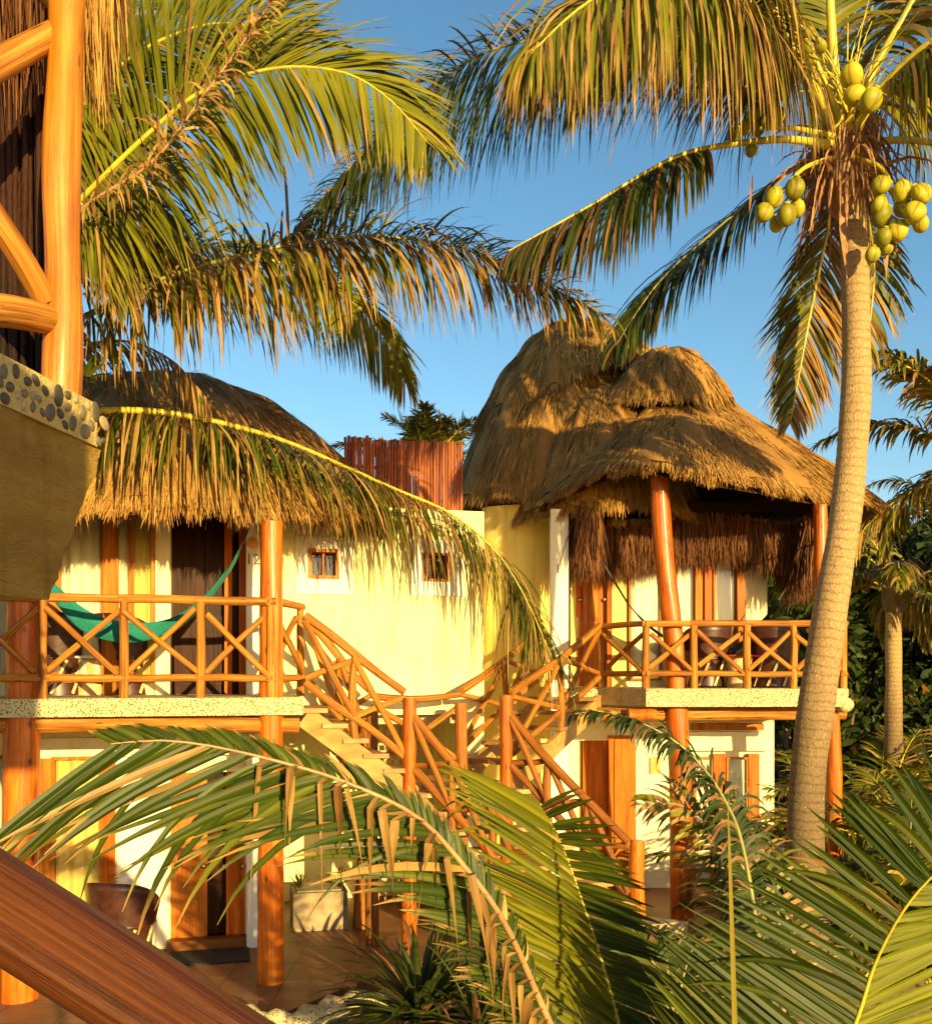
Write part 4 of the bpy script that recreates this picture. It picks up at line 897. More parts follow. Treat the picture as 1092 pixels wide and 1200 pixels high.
for i in range(26):
    s = .12 + rng.random() * 2.4; z = zb + .03 + rng.random() * (zt - zb - .06); ctr = np.array([*(E1 - ndir * s + tdir * 0.01), z]); r = .018 + .018 * rng.random()
    ellipsoid(b, ctr, r * 1.2, .014, r, None, 12, 8, 1)
b.build('pebbled_ledge', [M_mortar, M_pebble], cab)
b = MB(); # corbel: the far end slants back under the ledge
def ep(s, z, inn=0.0): q = E1 + tdir * (s) - ndir * (0.012 + inn); return np.array([q[0], q[1], z])
L0 = -1.95; zlow = P(40, 697, 3.9)[2]
outer = [ep(L0, zb - .002), ep(-0.005, zb - .002), ep(-0.42, zlow - .02), ep(L0, zlow - .05)]
inner = [ep(L0, zb - .002, 2.6), ep(-0.005, zb - .002, 2.6), ep(-0.42, zlow - .02, 2.6), ep(L0, zlow - .05, 2.6)]
v = outer + inner
ns_ = 24; gx = np.linspace(0, 1, 40); gz = np.linspace(0, 1, ns_)
G = np.array([[(outer[0] * (1 - x) + outer[1] * x) * (1 - z) + (outer[3] * (1 - x) + outer[2] * x) * z for x in gx] for z in gz])
nzr = rng.normal(0, 1, (ns_, 40)); nzr = (nzr + np.roll(nzr, 1, 1) + np.roll(nzr, 2, 1) + np.roll(nzr, 3, 1)) / 4; G += nzr[..., None] * np.array([*ndir, 0]) * 0.010
i = np.arange(ns_ * 40).reshape(ns_, 40); b.add(G.reshape(-1, 3), np.stack([i[:-1, :-1], i[1:, :-1], i[1:, 1:], i[:-1, 1:]], -1).reshape(-1, 4), 0, True)
b.add(v, [[1, 2, 6, 5], [2, 3, 7, 6], [3, 0, 4, 7], [4, 5, 6, 7]]); b.build('corbel', M_stucco, cab)
# unseen boxes added behind the viewer to shade the ledge; last one props it
b = MB(); box(b, (0.12, -0.8, 4.30), (0.70, -0.6, 5.22)); box(b, (-3.2, -0.8, -0.1), (-0.3, -0.6, 4.3)); box(b, (-3.2, -0.8, 4.3025), (0.1, -0.6, 5.22)); box(b, (-4.3, 2.2, -0.1), (-3.3, 4.0, 4.0)); b.build('wall', M_stucco, cab)
# reed interior wall, its shade put into the near-black colour, and hanging thatch
b = MB()
for i_ in range(190):
    s = rng.random(); x = -4.2 + s * 2.28; y = 4.55 + 0.5 * (1 - s) + rng.random() * .08; log(b, (x, y, 4.2), (x + rng.normal(0, .02), y, 7.6), 0.016, 6, 0, .003, n=4)
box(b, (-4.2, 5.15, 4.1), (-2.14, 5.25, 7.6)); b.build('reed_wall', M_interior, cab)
b = MB(); n = 2600; s = rng.random(n)
base = np.stack([-3.9 + s * 2.25, 4.35 + .35 * rng.random(n), 6.35 + 0.7 * rng.random(n)], 1)
strips(b, base, np.stack([rng.normal(0.02, .05, n), rng.normal(0, .05, n), -np.ones(n)], 1), unit(rng.normal(0, 1, (n, 3)) + [0, -1, 0]), .35 + .45 * rng.random(n), .012 * np.ones(n), K=3, droop=.2, prof=[1, .9, .7, .2]); b.build('eave_thatch', M_thatchdark, cab)
b = MB(); n = 420; 
base = np.stack([P(105, 0, 4.4)[0] + rng.normal(0, .05, n), 4.4 + rng.normal(0, .06, n), 6.2 + .5 * rng.random(n)], 1)
strips(b, base, np.stack([rng.normal(0.03, .05, n), rng.normal(0, .05, n), -np.ones(n)], 1), unit(rng.normal(0, 1, (n, 3)) + [0, -1, 0]), .3 + .35 * rng.random(n), .010 * np.ones(n), K=3, droop=.2, prof=[1, .9, .7, .2]); b.build('hanging_straw', M_thatch, cab)
b = MB(); hexa(b, [(-4.6, 2.0, 6.9), (-1.75, 2.0, 6.75), (-1.75, 4.65, 6.75), (-4.6, 5.4, 6.9), (-4.6, 2.0, 7.4), (-1.9, 2.0, 7.05), (-1.9, 4.65, 7.05), (-4.6, 5.4, 7.4)]); b.build('thatch_roof', M_thatchdark, cab)

# ------------------------------------------------------------------ thick log handrail right in front of the viewer
hr = thing('log_handrail', (-0.3, 1.25, 0.0), 'thick reddish brown log handrail sloping down across the bottom left corner', 'handrail')
q = MB(); a = P(-330, 852, 1.32); c = P(640, 1470, 1.20); log(q, a, c, 0.0605, 32, .025, .004, n=60); q.build('rail', M_handrail, hr)
for v, s in ((a, .06), (c, .05)): q = MB(); d = unit(c - a); w = v + d * (.1 if v is a else -.1); log(q, (w[0], w[1], -0.1), w - [0, 0, .05], .05, 16); q.build('railing_post', M_handrail, hr)

# ------------------------------------------------------------------ hammocks
def hammock(name, pts, wid, depth, m, label, rope, group='porch hammocks', root=None, sag_tilt=0.0):
    root = thing(name, pts[0], label, 'hammock', group); n = 44; sp = spline(pts, n); s = np.linspace(0, 1, n); k = 13
    prof = np.interp(s, [0, .06, .2, .5, .8, .94, 1], wid); V = []
    for i in range(n):
        for j in range(k):
            x = (j / (k - 1) - .5); gather = prof[i]
            V.append(sp[i] + np.array([0, gather * x + 0.006 * math.sin(j * 4 + i), -depth * gather * (1 - 4 * x * x) * 0.6 + gather * x * sag_tilt + .008 * math.sin(j * 7.1 + i * .3)]))
    i = np.arange(n * k).reshape(n, k); b = MB(); b.add(V, np.stack([i[:-1, :-1], i[1:, :-1], i[1:, 1:], i[:-1, 1:]], -1).reshape(-1, 4), 0, True); b.build('cloth', m, root)
    for r in rope:
        b = MB(); tube(b, spline([np.array(x, float) for x in r], 20), 0.014, 8); b.build('rope', M_rope if m is M_teal else M_dkrope, root)
    return root
hammock('hammock', [P(53, 676, 9.5), P(70, 700, 9.5), P(105, 730, 9.55), P(150, 741, 9.6), P(195, 734, 9.7), P(238, 703, 9.85), P(266, 668, 10.1), P(284, 637, 10.4)], [.04, .22, .34, .44, .42, .34, .04], 0.30, M_teal,
        'teal cloth hammock sagging across the left upstairs porch', [[P(53, 676, 9.5), P(38, 650, 9.4), P(28, 625, 9.15)], [P(284, 637, 10.4), P(289, 625, 10.6), P(293, 612, 10.8)]], sag_tilt=.5)
hammock('hammock', [P(736, 708, 12.9), P(760, 732, 12.9), P(800, 757, 12.9), P(838, 766, 12.9), P(868, 757, 13.0), P(895, 728, 13.0), P(912, 703, 13.0)], [.02, .10, .28, .36, .25, .08, .02], .3, M_dkgreen,
        'dark green hammock slung low behind the right porch railing', [[P(736, 708, 12.9), P(697, 643, 12.85), P(664, 572, 12.8)], [P(912, 703, 13.0), P(930, 676, 13.0), P(946, 648, 12.9), P(958, 630, 12.2)]], sag_tilt=.2)

# ------------------------------------------------------------------ barrel chairs, table, mat, planter
def barrel_chair(loc, rot, label, s=1.0):
    root = thing('barrel_chair', loc, label, 'chair', 'dark leather barrel chairs'); root.rotation_euler = (0, 0, 0)
    loc = np.array(loc, float)
    b = MB(); lathe(b, loc, [(.30 * s, .0), (.27 * s, .2), (.31 * s, .40 * s)], 22); lathe(b, loc, [(.285 * s, .02), (.255 * s, .2), (.29 * s, .39 * s)], 22)
    b.build('drum_base', M_leather, root)
    for i in range(9):
        a = i / 9 * 6.283; b = MB(); r = .325 * s
        beam(b, loc + [r * math.cos(a) * .97, r * math.sin(a) * .97, 0.02], loc + [r * math.cos(a + .5), r * math.sin(a + .5), .38 * s], .03, .012, up=(math.cos(a), math.sin(a), 0)); b.build('slat', M_cane, root)
    b = MB(); lathe(b, loc + [0, 0, .40 * s], [(0.001, .05), (.2 * s, .052), (.30 * s, .035), (.33 * s, 0), (.30 * s, -.02)], 24); b.build('seat', M_leather, root)
    b = MB(); h = .47 * s; a0, a1 = rot + math.pi / 2 - 1.75, rot + math.pi / 2 + 1.75; n = 26; a = np.linspace(a0, a1, n); V = []
    for z in np.linspace(0, 1, 6):
        for k_, aa in enumerate(a):
            edge = 1 - abs(2 * k_ / (n - 1) - 1) ** 2.6; r = (.33 + .05 * z) * s; V.append(loc + [r * math.cos(aa), r * math.sin(aa), .42 * s + h * z * (.45 + .55 * edge)])
    for z in np.linspace(1, 0, 6):
        for k_, aa in enumerate(a):
            edge = 1 - abs(2 * k_ / (n - 1) - 1) ** 2.6; r = (.30 + .05 * z) * s; V.append(loc + [r * math.cos(aa), r * math.sin(aa), .42 * s + h * z * (.45 + .55 * edge)])
    i = np.arange(12 * n).reshape(12, n); b.add(V, np.stack([i[:-1, :-1], i[:-1, 1:], i[1:, 1:], i[1:, :-1]], -1).reshape(-1, 4), 0, True); b.build('backrest', M_leather, root)
    return root
def on(px, Y, z): v = P(px, 0, Y); v[2] = z; return v
barrel_chair(on(68, 10.55, SLZ1), 3.4, 'dark leather barrel chair nearer the log post on the left porch')
barrel_chair(on(146, 10.75, SLZ1), 2.9, 'dark leather barrel chair under the teal hammock', 1.0)
barrel_chair(on(146, 10.3, 0.05), 3.0, 'dark red barrel chair downstairs beside the orange door', 1.0)
barrel_chair(on(826, 13.0, SBZ1), 3.3, 'dark barrel chair on the right porch behind the hammock', .95)
barrel_chair(on(905, 13.0, SBZ1), 2.8, 'dark barrel chair at the far end of the right porch', .95)
tb = thing('round_table', on(106, 10.6, SLZ1), 'low pale drum table between the two chairs on the left porch', 'table'); l0 = on(106, 10.6, SLZ1)
b = MB(); lathe(b, l0, [(.18, 0), (.16, .2), (.19, .40)], 20); b.build('drum_base', M_cane, tb)
b = MB(); lathe(b, l0 + [0, 0, .40], [(0.001, .03), (.24, .03), (.25, .015), (.24, 0)], 24); b.build('tabletop', M_white, tb)
tb = thing('round_table', on(866, 12.7, SBZ1), 'low table with a red cloth behind the right porch railing', 'table'); l0 = on(866, 12.7, SBZ1)
b = MB(); lathe(b, l0, [(.16, 0), (.14, .2), (.17, .40)], 20); b.build('drum_base', M_cane, tb)
b = MB(); lathe(b, l0 + [0, 0, .40], [(0.001, .03), (.25, .03), (.26, .015), (.24, 0)], 24); b.build('tabletop', M_redcloth, tb)
b = MB(); u0, u1 = uw(202, .3), uw(292, .3); WA.box(b, u0, u1, .052, .07, .22, .72); o = b.build('doormat', M_black, None, WA.pt(u0, .05, .3)); tag(o, 'black rubber mat in front of the orange door downstairs', 'doormat')
pl = thing('stone_planter', WA.pt(uw(370, -.1), .05, -.1), 'low grey stone planter ledge behind the foremost orange post', 'planter')
b = MB(); WA.holed(b, uw(346), uw(412), .05, .50, -.95, -.35, []); b.build('basin', M_stone, pl)
b = MB(); WA.box(b, uw(346) + .05, uw(412) - .05, .502, .52, -.9, -.4); b.build('soil', M_stone, pl)
def rosette(name, loc, n, L, label, cat, lm, wid=.05, el=(0.5, 1.3), droop=.6, group=None):
    root = thing(name, loc, label, cat, group); b = MB(); az = rng.random(n) * 6.283; e = el[0] + (el[1] - el[0]) * rng.random(n)
    d = np.stack([np.cos(az) * np.cos(e), np.sin(az) * np.cos(e), np.sin(e)], 1); base = np.array(loc) + d * .03
    strips(b, base, d, unit(np.array([0, 0, 1.0]) - d * d[:, 2:3]), L * (.6 + .5 * rng.random(n)), wid * (.8 + .4 * rng.random(n)), K=6, droop=droop, fold=.35, dry=(rng.random(n) < .08) * .8, tip=.3 * np.ones(n), yel=.25 * rng.random(n)); b.build('leaves', lm, root); return root
rosette('potted_plant', WA.pt(uw(402), .5, -.6), 16, .3, 'small spiky plant growing from the stone planter', 'plant', M_dleaf, .03)
rosette('potted_plant', WA.pt(uw(356), .5, -.6), 14, .25, 'tiny dry plant at the left end of the stone planter', 'plant', M_leaf, .025)
# strap-leaved clump in front of the patio, low wall of pebbles at the patio edge
rosette('strap_leaf_plant', on(492, 8.6, 0.0), 90, 1.15, 'dark strap-leaved clump under the brown frond ribbons', 'plant', M_dleaf, .075, (.15, 1.35), .9)
rosette('strap_leaf_plant', on(560, 8.2, 0.0), 60, .9, 'strap-leaved plant at the foot of the stair', 'plant', M_dleaf, .06, (.1, 1.3), .9)
kb = MB(); sp = spline([on(250, 8.6, .0), on(330, 8.45, .0), on(380, 8.7, .0), on(420, 9.0, .0), on(470, 9.0, 0)], 26); tube(kb, sp + [0, 0, .02], .12 + .03 * np.sin(np.arange(26) * 1.7), 12, 0, .12); o = kb.build('kerb', M_slab); tag(o, 'rough pebbled kerb at the patio edge', None, None, 'structure')
kb = MB()
for i_ in range(9):
    v = on(430 + 26 * i_ + rng.normal(0, 6), 8.0 + rng.random() * .5, .02); r = .10 + .09 * rng.random(); q = MB(); ellipsoid(q, v, r * 1.2, r, r * .7, None, 12, 9, lobes=.12, ph=i_)
    o = q.build('pale_rock', M_stone, None, v); tag(o, 'pale rough rock among the plants at the foot of the stair', 'rock', 'pale rocks at the foot of the stair')

# ------------------------------------------------------------------ coconut palm in front of the second house
cp = thing('coconut_palm', on(952, 8.2, 0), 'tall coconut palm with a curved ringed trunk and green coconuts', 'palm tree', 'coconut palms')
pts = [on(945, 8.2, -.1), P(948, 1120, 8.2), P(944, 950, 8.2), P(955, 840, 8.2), P(972, 720, 8.2), P(991, 600, 8.2), P(1002, 480, 8.2), P(1003, 380, 8.2), P(1001, 290, 8.2), P(996, 200, 8.2), P(990, 140, 8.2)]
n = 220; sp = spline(pts, n); Ls = np.concatenate([[0], np.cumsum(np.linalg.norm(np.diff(sp, axis=0), axis=1))])
r = np.interp(Ls, [0, .8, 2.0, 3.5, 6, 7.6], [.24, .172, .154, .142, .117, .103]); ringp = (Ls * 13.0) % 1.0
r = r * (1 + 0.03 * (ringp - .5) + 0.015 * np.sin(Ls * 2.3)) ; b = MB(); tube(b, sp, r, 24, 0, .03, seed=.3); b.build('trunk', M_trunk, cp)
b = MB()       # fibrous crown base: sheaths, old stalk stubs and hanging strips
crown = P(990, 165, 8.2)
for i_ in range(26):
    a = rng.random() * 6.283; e = rng.uniform(-.2, 1.0); d = np.array([math.cos(a) * math.cos(e), math.sin(a) * math.cos(e), math.sin(e)]); log(b, crown + d * .05 + [0, 0, rng.uniform(-.45, .1)], crown + d * rng.uniform(.2, .42) + [0, 0, rng.uniform(-.35, .2)], rng.uniform(.02, .045), 7, .15, .02, taper=.4)
ellipsoid(b, crown - [0, 0, .15], .22, .22, .52, None, 16, 12, lobes=.12)
n = 260; a = rng.random(n) * 6.283; base = np.stack([crown[0] + .2 * np.cos(a), crown[1] + .2 * np.sin(a), crown[2] - .7 * rng.random(n) + .25], 1)
strips(b, base, np.stack([np.cos(a) * .5, np.sin(a) * .5, rng.normal(-.6, .5, n)], 1), unit(rng.normal(0, 1, (n, 3))), .2 + .5 * rng.random(n), .018 + .02 * rng.random(n), K=4, droop=1.5, twist=rng.normal(0, 1.5, n)); b.build('crown_fibre', M_spathe, cp)
for q_, d_, l_, w_, t_ in (((985, 230, 7.98), (0, -.2, -1.0), .75, .08, .8), ((882, 205, 7.7), (-.1, 0, -1.0), .30, .02, -.6), ((1036, 268, 8.05), (.05, 0, -1.0), .45, .09, 1.2)):
    b = MB(); strips(b, P(*q_)[None], np.array([d_]), np.array([[0, -1.0, 0]]), np.array([l_]), np.array([w_]), K=6, droop=.2, twist=np.array([t_]), prof=[.4, .8, 1, 1, .9, .7, .2]); b.build('dry_sheath', M_spathe, cp)
FB = [
 dict(pts=[(988, 165, 8.1), (960, 125, 7.9), (925, 62, 7.6), (880, 5, 7.3), (810, -35, 7.0), (735, -25, 6.8), (672, 15, 6.7), (622, 62, 6.6)], L=1.55, n=260, s0=.2, droop=1.9, dry=.5, tip=.9, yel=.45, width=.026, a0=10, a1=50, rad=.034, face=.9, grav=.75, jit=.25, lift=.35),
 dict(pts=[(985, 150, 8.4), (950, 60, 8.6), (880, -40, 8.7), (790, -55, 8.8), (700, 0, 8.8), (630, 42, 8.8), (565, 62, 8.8), (500, 105, 8.8), (425, 180, 8.8), (350, 262, 8.8)], L=1.65, n=280, s0=.2, droop=1.6, dry=.12, tip=.35, yel=.2, width=.024, lmat='d', face=.7, grav=.7),
 dict(pts=[(975, 170, 8.0), (920, 163, 7.8), (850, 170, 7.7), (800, 181, 7.6), (755, 203, 7.6), (700, 236, 7.6), (650, 264, 7.6), (596, 294, 7.6)], L=.90, n=170, s0=.40, droop=1.5, dry=.3, tip=.6, yel=.1, width=.03, rad=.03, lmat='d', grav=.6),
 dict(pts=[(975, 180, 8.4), (925, 200, 8.6), (880, 235, 8.7), (830, 277, 8.8), (780, 322, 8.9), (750, 360, 8.9), (722, 404, 8.9)], L=.92, n=150, s0=.2, droop=1.0, dry=.1, tip=.35, yel=.1, width=.030, lmat='d', a0=30, grav=.3),
 dict(pts=[(985, 200, 8.5), (975, 245, 8.8), (962, 305, 9.0), (948, 375, 9.0), (936, 440, 9.0), (926, 496, 8.9)], L=.76, n=170, s0=.12, droop=.6, dry=.35, tip=.7, yel=.2, width=.022, nhint=(0, -1, .2), a0=40, dryside=0),
 dict(pts=[(987, 150, 8.2), (978, 90, 8.2), (973, 20, 8.1), (968, -80, 8.0), (950, -220, 7.8), (900, -330, 7.4)], L=1.1, n=90, s0=.25, droop=1.0, yel=.35, rad=.046, nhint=(0, -1, .2)),
 dict(pts=[(995, 150, 8.1), (1022, 85, 8.0), (1050, 35, 7.9), (1090, -30, 7.8), (1160, -100, 7.6), (1260, -120, 7.4)], L=1.1, n=90, s0=.3, droop=1.2, yel=.4, rad=.038, dry=.3, grav=.5),
 dict(pts=[(1000, 155, 8.0), (1035, 100, 7.8), (1092, 48, 7.5), (1150, 20, 7.3), (1230, 30, 7.1), (1300, 90, 7.0)], L=1.2, n=170, s0=.18, droop=2.0, yel=.4, rad=.036, dry=.5, tip=.9, width=.027, grav=.8),
 dict(pts=[(1000, 172, 8.2), (1045, 164, 8.2), (1092, 167, 8.2), (1160, 185, 8.2), (1240, 240, 8.2), (1300, 320, 8.2)], L=.9, n=80, s0=.4, droop=1.6, yel=.3, rad=.03, dry=.2),
 dict(pts=[(1000, 150, 8.5), (1040, 95, 8.8), (1085, 60, 9.0), (1130, 62, 9.0), (1165, 110, 9.0), (1180, 200, 9.0)], L=1.4, n=180, s0=.15, droop=2.0, yel=.7, rad=.03, dry=.15, grav=1.0, width=.027),
 dict(pts=[(980, 150, 8.0), (940, 80, 7.7), (905, 10, 7.5), (870, -80, 7.2), (800, -160, 7.0), (700, -200, 6.8)], L=1.35, n=200, s0=.18, droop=1.8, yel=.3, rad=.04, dry=.5, tip=.9, grav=.8, width=.027),
 dict(pts=[(990, 160, 8.7), (1010, 60, 9.2), (1030, -40, 9.6), (1040, -160, 10.0), (1030, -240, 10.6)], L=1.1, n=80, s0=.2, droop=1.4, yel=.2, lmat='d'),
 dict(pts=[(985, 165, 8.7), (940, 60, 9.2), (890, -20, 9.6), (850, -110, 10.0), (800, -150, 10.4)], L=1.4, n=180, s0=.2, droop=1.6, yel=.2, dry=.3, grav=.6, width=.028),
 dict(pts=[(985, 160, 8.8), (930, 60, 9.3), (860, -10, 9.6), (780, -20, 9.8), (715, 30, 9.9), (670, 110, 9.9)], L=1.45, n=220, s0=.2, droop=1.9, yel=.25, dry=.3, tip=.6, grav=.8, width=.026),
 dict(pts=[(995, 200, 8.6), (1015, 250, 8.9), (1024, 310, 9.1), (1020, 370, 9.2), (1012, 420, 9.2)], L=.6, n=60, s0=.15, droop=.7, dry=.4, tip=.7, nhint=(0, -1, .2), a0=40, width=.032),
]
FB.append(dict(pts=FB[1]['pts'], L=.55, n=120, s0=.45, droop=1.0, dry=.3, tip=.8, yel=.1, width=.024, a0=25, a1=62, lift=.7, jit=.35, face=.6, rad=.02, lmat='d'))
def put(par, S):
    for d in S:
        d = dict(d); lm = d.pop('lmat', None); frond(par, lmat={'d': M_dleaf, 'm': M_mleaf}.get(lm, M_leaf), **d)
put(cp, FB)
# flower stalk tangle and coconut bunches
b = MB()
for i_ in range(46):
    a = P(1000 + rng.normal(0, 10), 130 + rng.normal(0, 10), 8.0); e = P(rng.choice([890, 930, 1010, 1035, 1060]) + rng.normal(0, 16), rng.choice([20, 60, 110, 70]) + rng.normal(0, 22), 7.75 + rng.normal(0, .2)); m_ = (a + e) / 2 + [0, 0, .12]
    tube(b, spline([a, m_, e], 8), np.linspace(.010, .003, 8), 5)
b.build('flower_stalk', M_rachis, cp)
def bunch(stem, nuts, Y, rr, nm='coconut_bunch'):
    q = MB(); tube(q, spline([P(*s) for s in stem], 14), np.linspace(.026, .014, 14), 8); root = q.build(nm, M_rachis, cp)
    for k_, (x, y, s) in enumerate(nuts):
        c = P(x, y, Y + rng.normal(0, .07) - (.10 if s > .9 else 0)); q = MB(); th = rng.normal(0, .45); ph = rng.normal(0, .35)
        ct, sn = math.cos(th), math.sin(th); cp_, sp_ = math.cos(ph), math.sin(ph); rot = np.array([[ct, 0, sn], [0, 1, 0], [-sn, 0, ct]]) @ np.array([[1, 0, 0], [0, cp_, -sp_], [0, sp_, cp_]])
        ellipsoid(q, c, rr * s * .98, rr * s * .98, rr * s * 1.10, rot, 24, 14, lobes=.065, ph=rng.random() * 6)
        top = rot @ np.array([0, 0, 1]); ellipsoid(q, c + top * rr * s * 1.12, rr * s * .38, rr * s * .38, rr * s * .16, rot, 10, 6)
        q.build('coconut', M_coco, root)
bunch([(975, 185, 8.05), (945, 195, 7.8), (925, 212, 7.75)], [(906, 231, 1), (931, 221, 1), (895, 249, .92), (921, 252, 1), (910, 262, .8), (934, 244, .85)], 7.75, .079)
bunch([(1000, 185, 8.0), (1030, 195, 7.8), (1045, 215, 7.75)], [(1032, 217, .95), (1057, 224, 1), (1079, 227, 1), (1033, 253, 1.08), (1071, 249, 1.1), (1052, 270, 1.05), (1079, 262, .8), (1022, 298, .75), (1039, 291, .6), (1030, 240, .8), (1058, 243, .9), (1035, 278, .85)], 7.7, .079)
bunch([(992, 150, 8.0), (1000, 120, 7.85)], [(998, 88, .98), (1001, 111, .9), (1020, 117, .95)], 7.72, .09)
bunch([(980, 160, 8.0), (930, 150, 7.8), (890, 150, 7.7)], [(872, 149, .5), (887, 150, .55), (860, 157, .5), (912, 135, .62), (900, 143, .5), (883, 134, .5), (880, 176, .45), (945, 40, .0001)][:7], 7.7, .11)
bunch([(985, 140, 7.9), (960, 80, 7.75), (950, 50, 7.7)], [(947, 38, .42), (945, 55, .45), (961, 54, .5), (943, 64, .4), (952, 70, .38), (930, 48, .36)], 7.7, .11)

# ------------------------------------------------------------------ coconut palm leaning in from the left, behind the cabana
pa = thing('coconut_palm', (-4.6, 8.1, 0), 'coconut palm whose golden fronds arch in from the left over the porch roof, trunk hidden', 'palm tree', 'coconut palms')
n = 90; sp = spline([(-4.95, 8.2, -.1), (-4.9, 8.1, 2.0), (-4.7, 8.0, 4.2), P(-60, 350, 7.9)], n); b = MB(); tube(b, sp, np.linspace(.2, .12, n), 18, 0, .03, seed=.6); b.build('trunk', M_trunk, pa)
c0 = (-55, 350, 7.9)
FAs = [
 dict(pts=[c0, (20, 255, 7.8), (70, 160, 7.7), (140, 78, 7.6), (210, 38, 7.5), (275, 27, 7.4), (345, 50, 7.3)], L=1.25, n=230, s0=.2, droop=.35, yel=.4, dry=.04, tip=.35, width=.029, nhint=(.1, -1, .35), rad=.028, a0=15, a1=55, jit=.06),
 dict(pts=[c0, (20, 310, 7.5), (100, 228, 7.3), (170, 160, 7.2), (235, 108, 7.1), (320, 80, 7.0), (400, 84, 6.95), (455, 115, 6.9), (500, 165, 6.9)], L=1.25, n=260, s0=.18, droop=.5, yel=.5, dry=.05, tip=.5, width=.028, nhint=(.1, -1, .4), rad=.028, a0=22, a1=48, jit=.08, grav=.5),
 dict(pts=[c0, (10, 280, 7.9), (60, 215, 8.0), (110, 200, 8.1), (150, 225, 8.2), (185, 275, 8.2), (210, 340, 8.2)], L=1.1, n=200, s0=.2, droop=1.3, yel=.3, dry=.2, tip=.7, width=.027, nhint=(.1, -1, .5), grav=.4),
 dict(pts=[c0, (30, 300, 7.1), (105, 238, 6.9), (180, 188, 6.8), (238, 112, 6.75), (290, 42, 6.7), (330, -20, 6.7)], L=.34, n=130, s0=.25, droop=1.6, yel=0, dry=1.0, tip=1, width=.022, rmat='d', nhint=(0, -1, .6), twist=1.6, jit=.5),
 dict(pts=[c0, (0, 400, 7.8), (95, 372, 7.8), (150, 345, 7.8), (215, 318, 7.85), (300, 295, 7.9), (360, 283, 8.0), (420, 277, 8.1), (500, 282, 8.2), (570, 300, 8.3), (640, 333, 8.3), (704, 370, 8.3)], L=1.10, n=280, s0=.2, droop=1.4, jit=.34, yel=.25, dry=.62, tip=.9, width=.028, face=.6, rad=.026, a0=5, a1=48, grav=.75, lift=.35, rmat='g'),
 dict(pts=[c0, (60, 300, 8.6), (200, 285, 9.4), (330, 308, 10.0), (408, 350, 10.2), (450, 395, 10.3), (475, 448, 10.3)], L=1.2, n=200, s0=.3, droop=1.1, yel=.75, dry=.1, tip=.5, width=.028, nhint=(.1, -1, .5), grav=.4),
 dict(pts=[c0, (10, 480, 8.6), (75, 487, 8.8), (122, 481, 8.9), (190, 483, 9.0), (260, 496, 9.2), (330, 516, 9.6), (400, 545, 10.2), (460, 572, 10.7), (530, 603, 11.0), (582, 648, 11.2), (616, 702, 11.3), (646, 768, 11.4)], L=1.05, n=290, s0=.2, droop=1.5, yel=.2, dry=.5, tip=.9, width=.022, rad=.036, a0=-15, a1=45, face=.4, grav=.75, jit=.32, prof=([0, .15, .45, .75, 1], [.75, 1, 1, .95, .6])),
 dict(pts=[c0, (0, 260, 8.2), (40, 150, 8.4), (90, 50, 8.6), (160, -40, 8.8), (260, -80, 9.0)], L=1.2, n=190, s0=.2, droop=.9, yel=.35, dry=.1, tip=.5, width=.028, nhint=(.1, -1, .5)),
 dict(pts=[c0, (-20, 240, 7.6), (-10, 100, 7.4), (20, -40, 7.2), (60, -140, 6.8)], L=1.1, n=100, s0=.2, droop=.9, yel=.3, dry=.3, width=.036, grav=.4),
 dict(pts=[c0, (-10, 300, 7.4), (40, 230, 7.3), (90, 235, 7.2), (130, 285, 7.2), (150, 350, 7.2)], L=.9, n=110, s0=.2, droop=1.6, yel=.3, dry=.45, tip=.9, width=.034, grav=.7),
 dict(pts=[c0, (20, 420, 8.6), (90, 405, 8.8), (150, 400, 8.9), (205, 425, 9.0), (240, 470, 9.0)], L=.7, n=80, s0=.2, droop=1.8, yel=.2, dry=.8, tip=1, width=.03, rmat='d', grav=.5),
]
FAs.append(dict(pts=FAs[6]['pts'], L=1.2, n=120, s0=.35, droop=1.4, yel=.1, dry=.35, tip=.8, width=.024, rad=.02, a0=0, a1=50, face=.4, grav=.8, jit=.4, lmat=M_mleaf, prof=([0, .15, .45, .75, 1], [.7, .9, 1, 1.1, .7])))
FAs.append(dict(pts=FAs[4]['pts'], L=.60, n=110, s0=.45, droop=1.2, dry=.35, tip=.8, yel=.1, width=.024, a0=25, a1=60, lift=.75, jit=.35, face=.6, rad=.02, rmat='g'))
for d in FAs:
    d = dict(d); rm = d.pop('rmat', None); frond(pa, rmat={'d': M_rachisd, 'g': M_rachisg}.get(rm, M_rachis), **d)

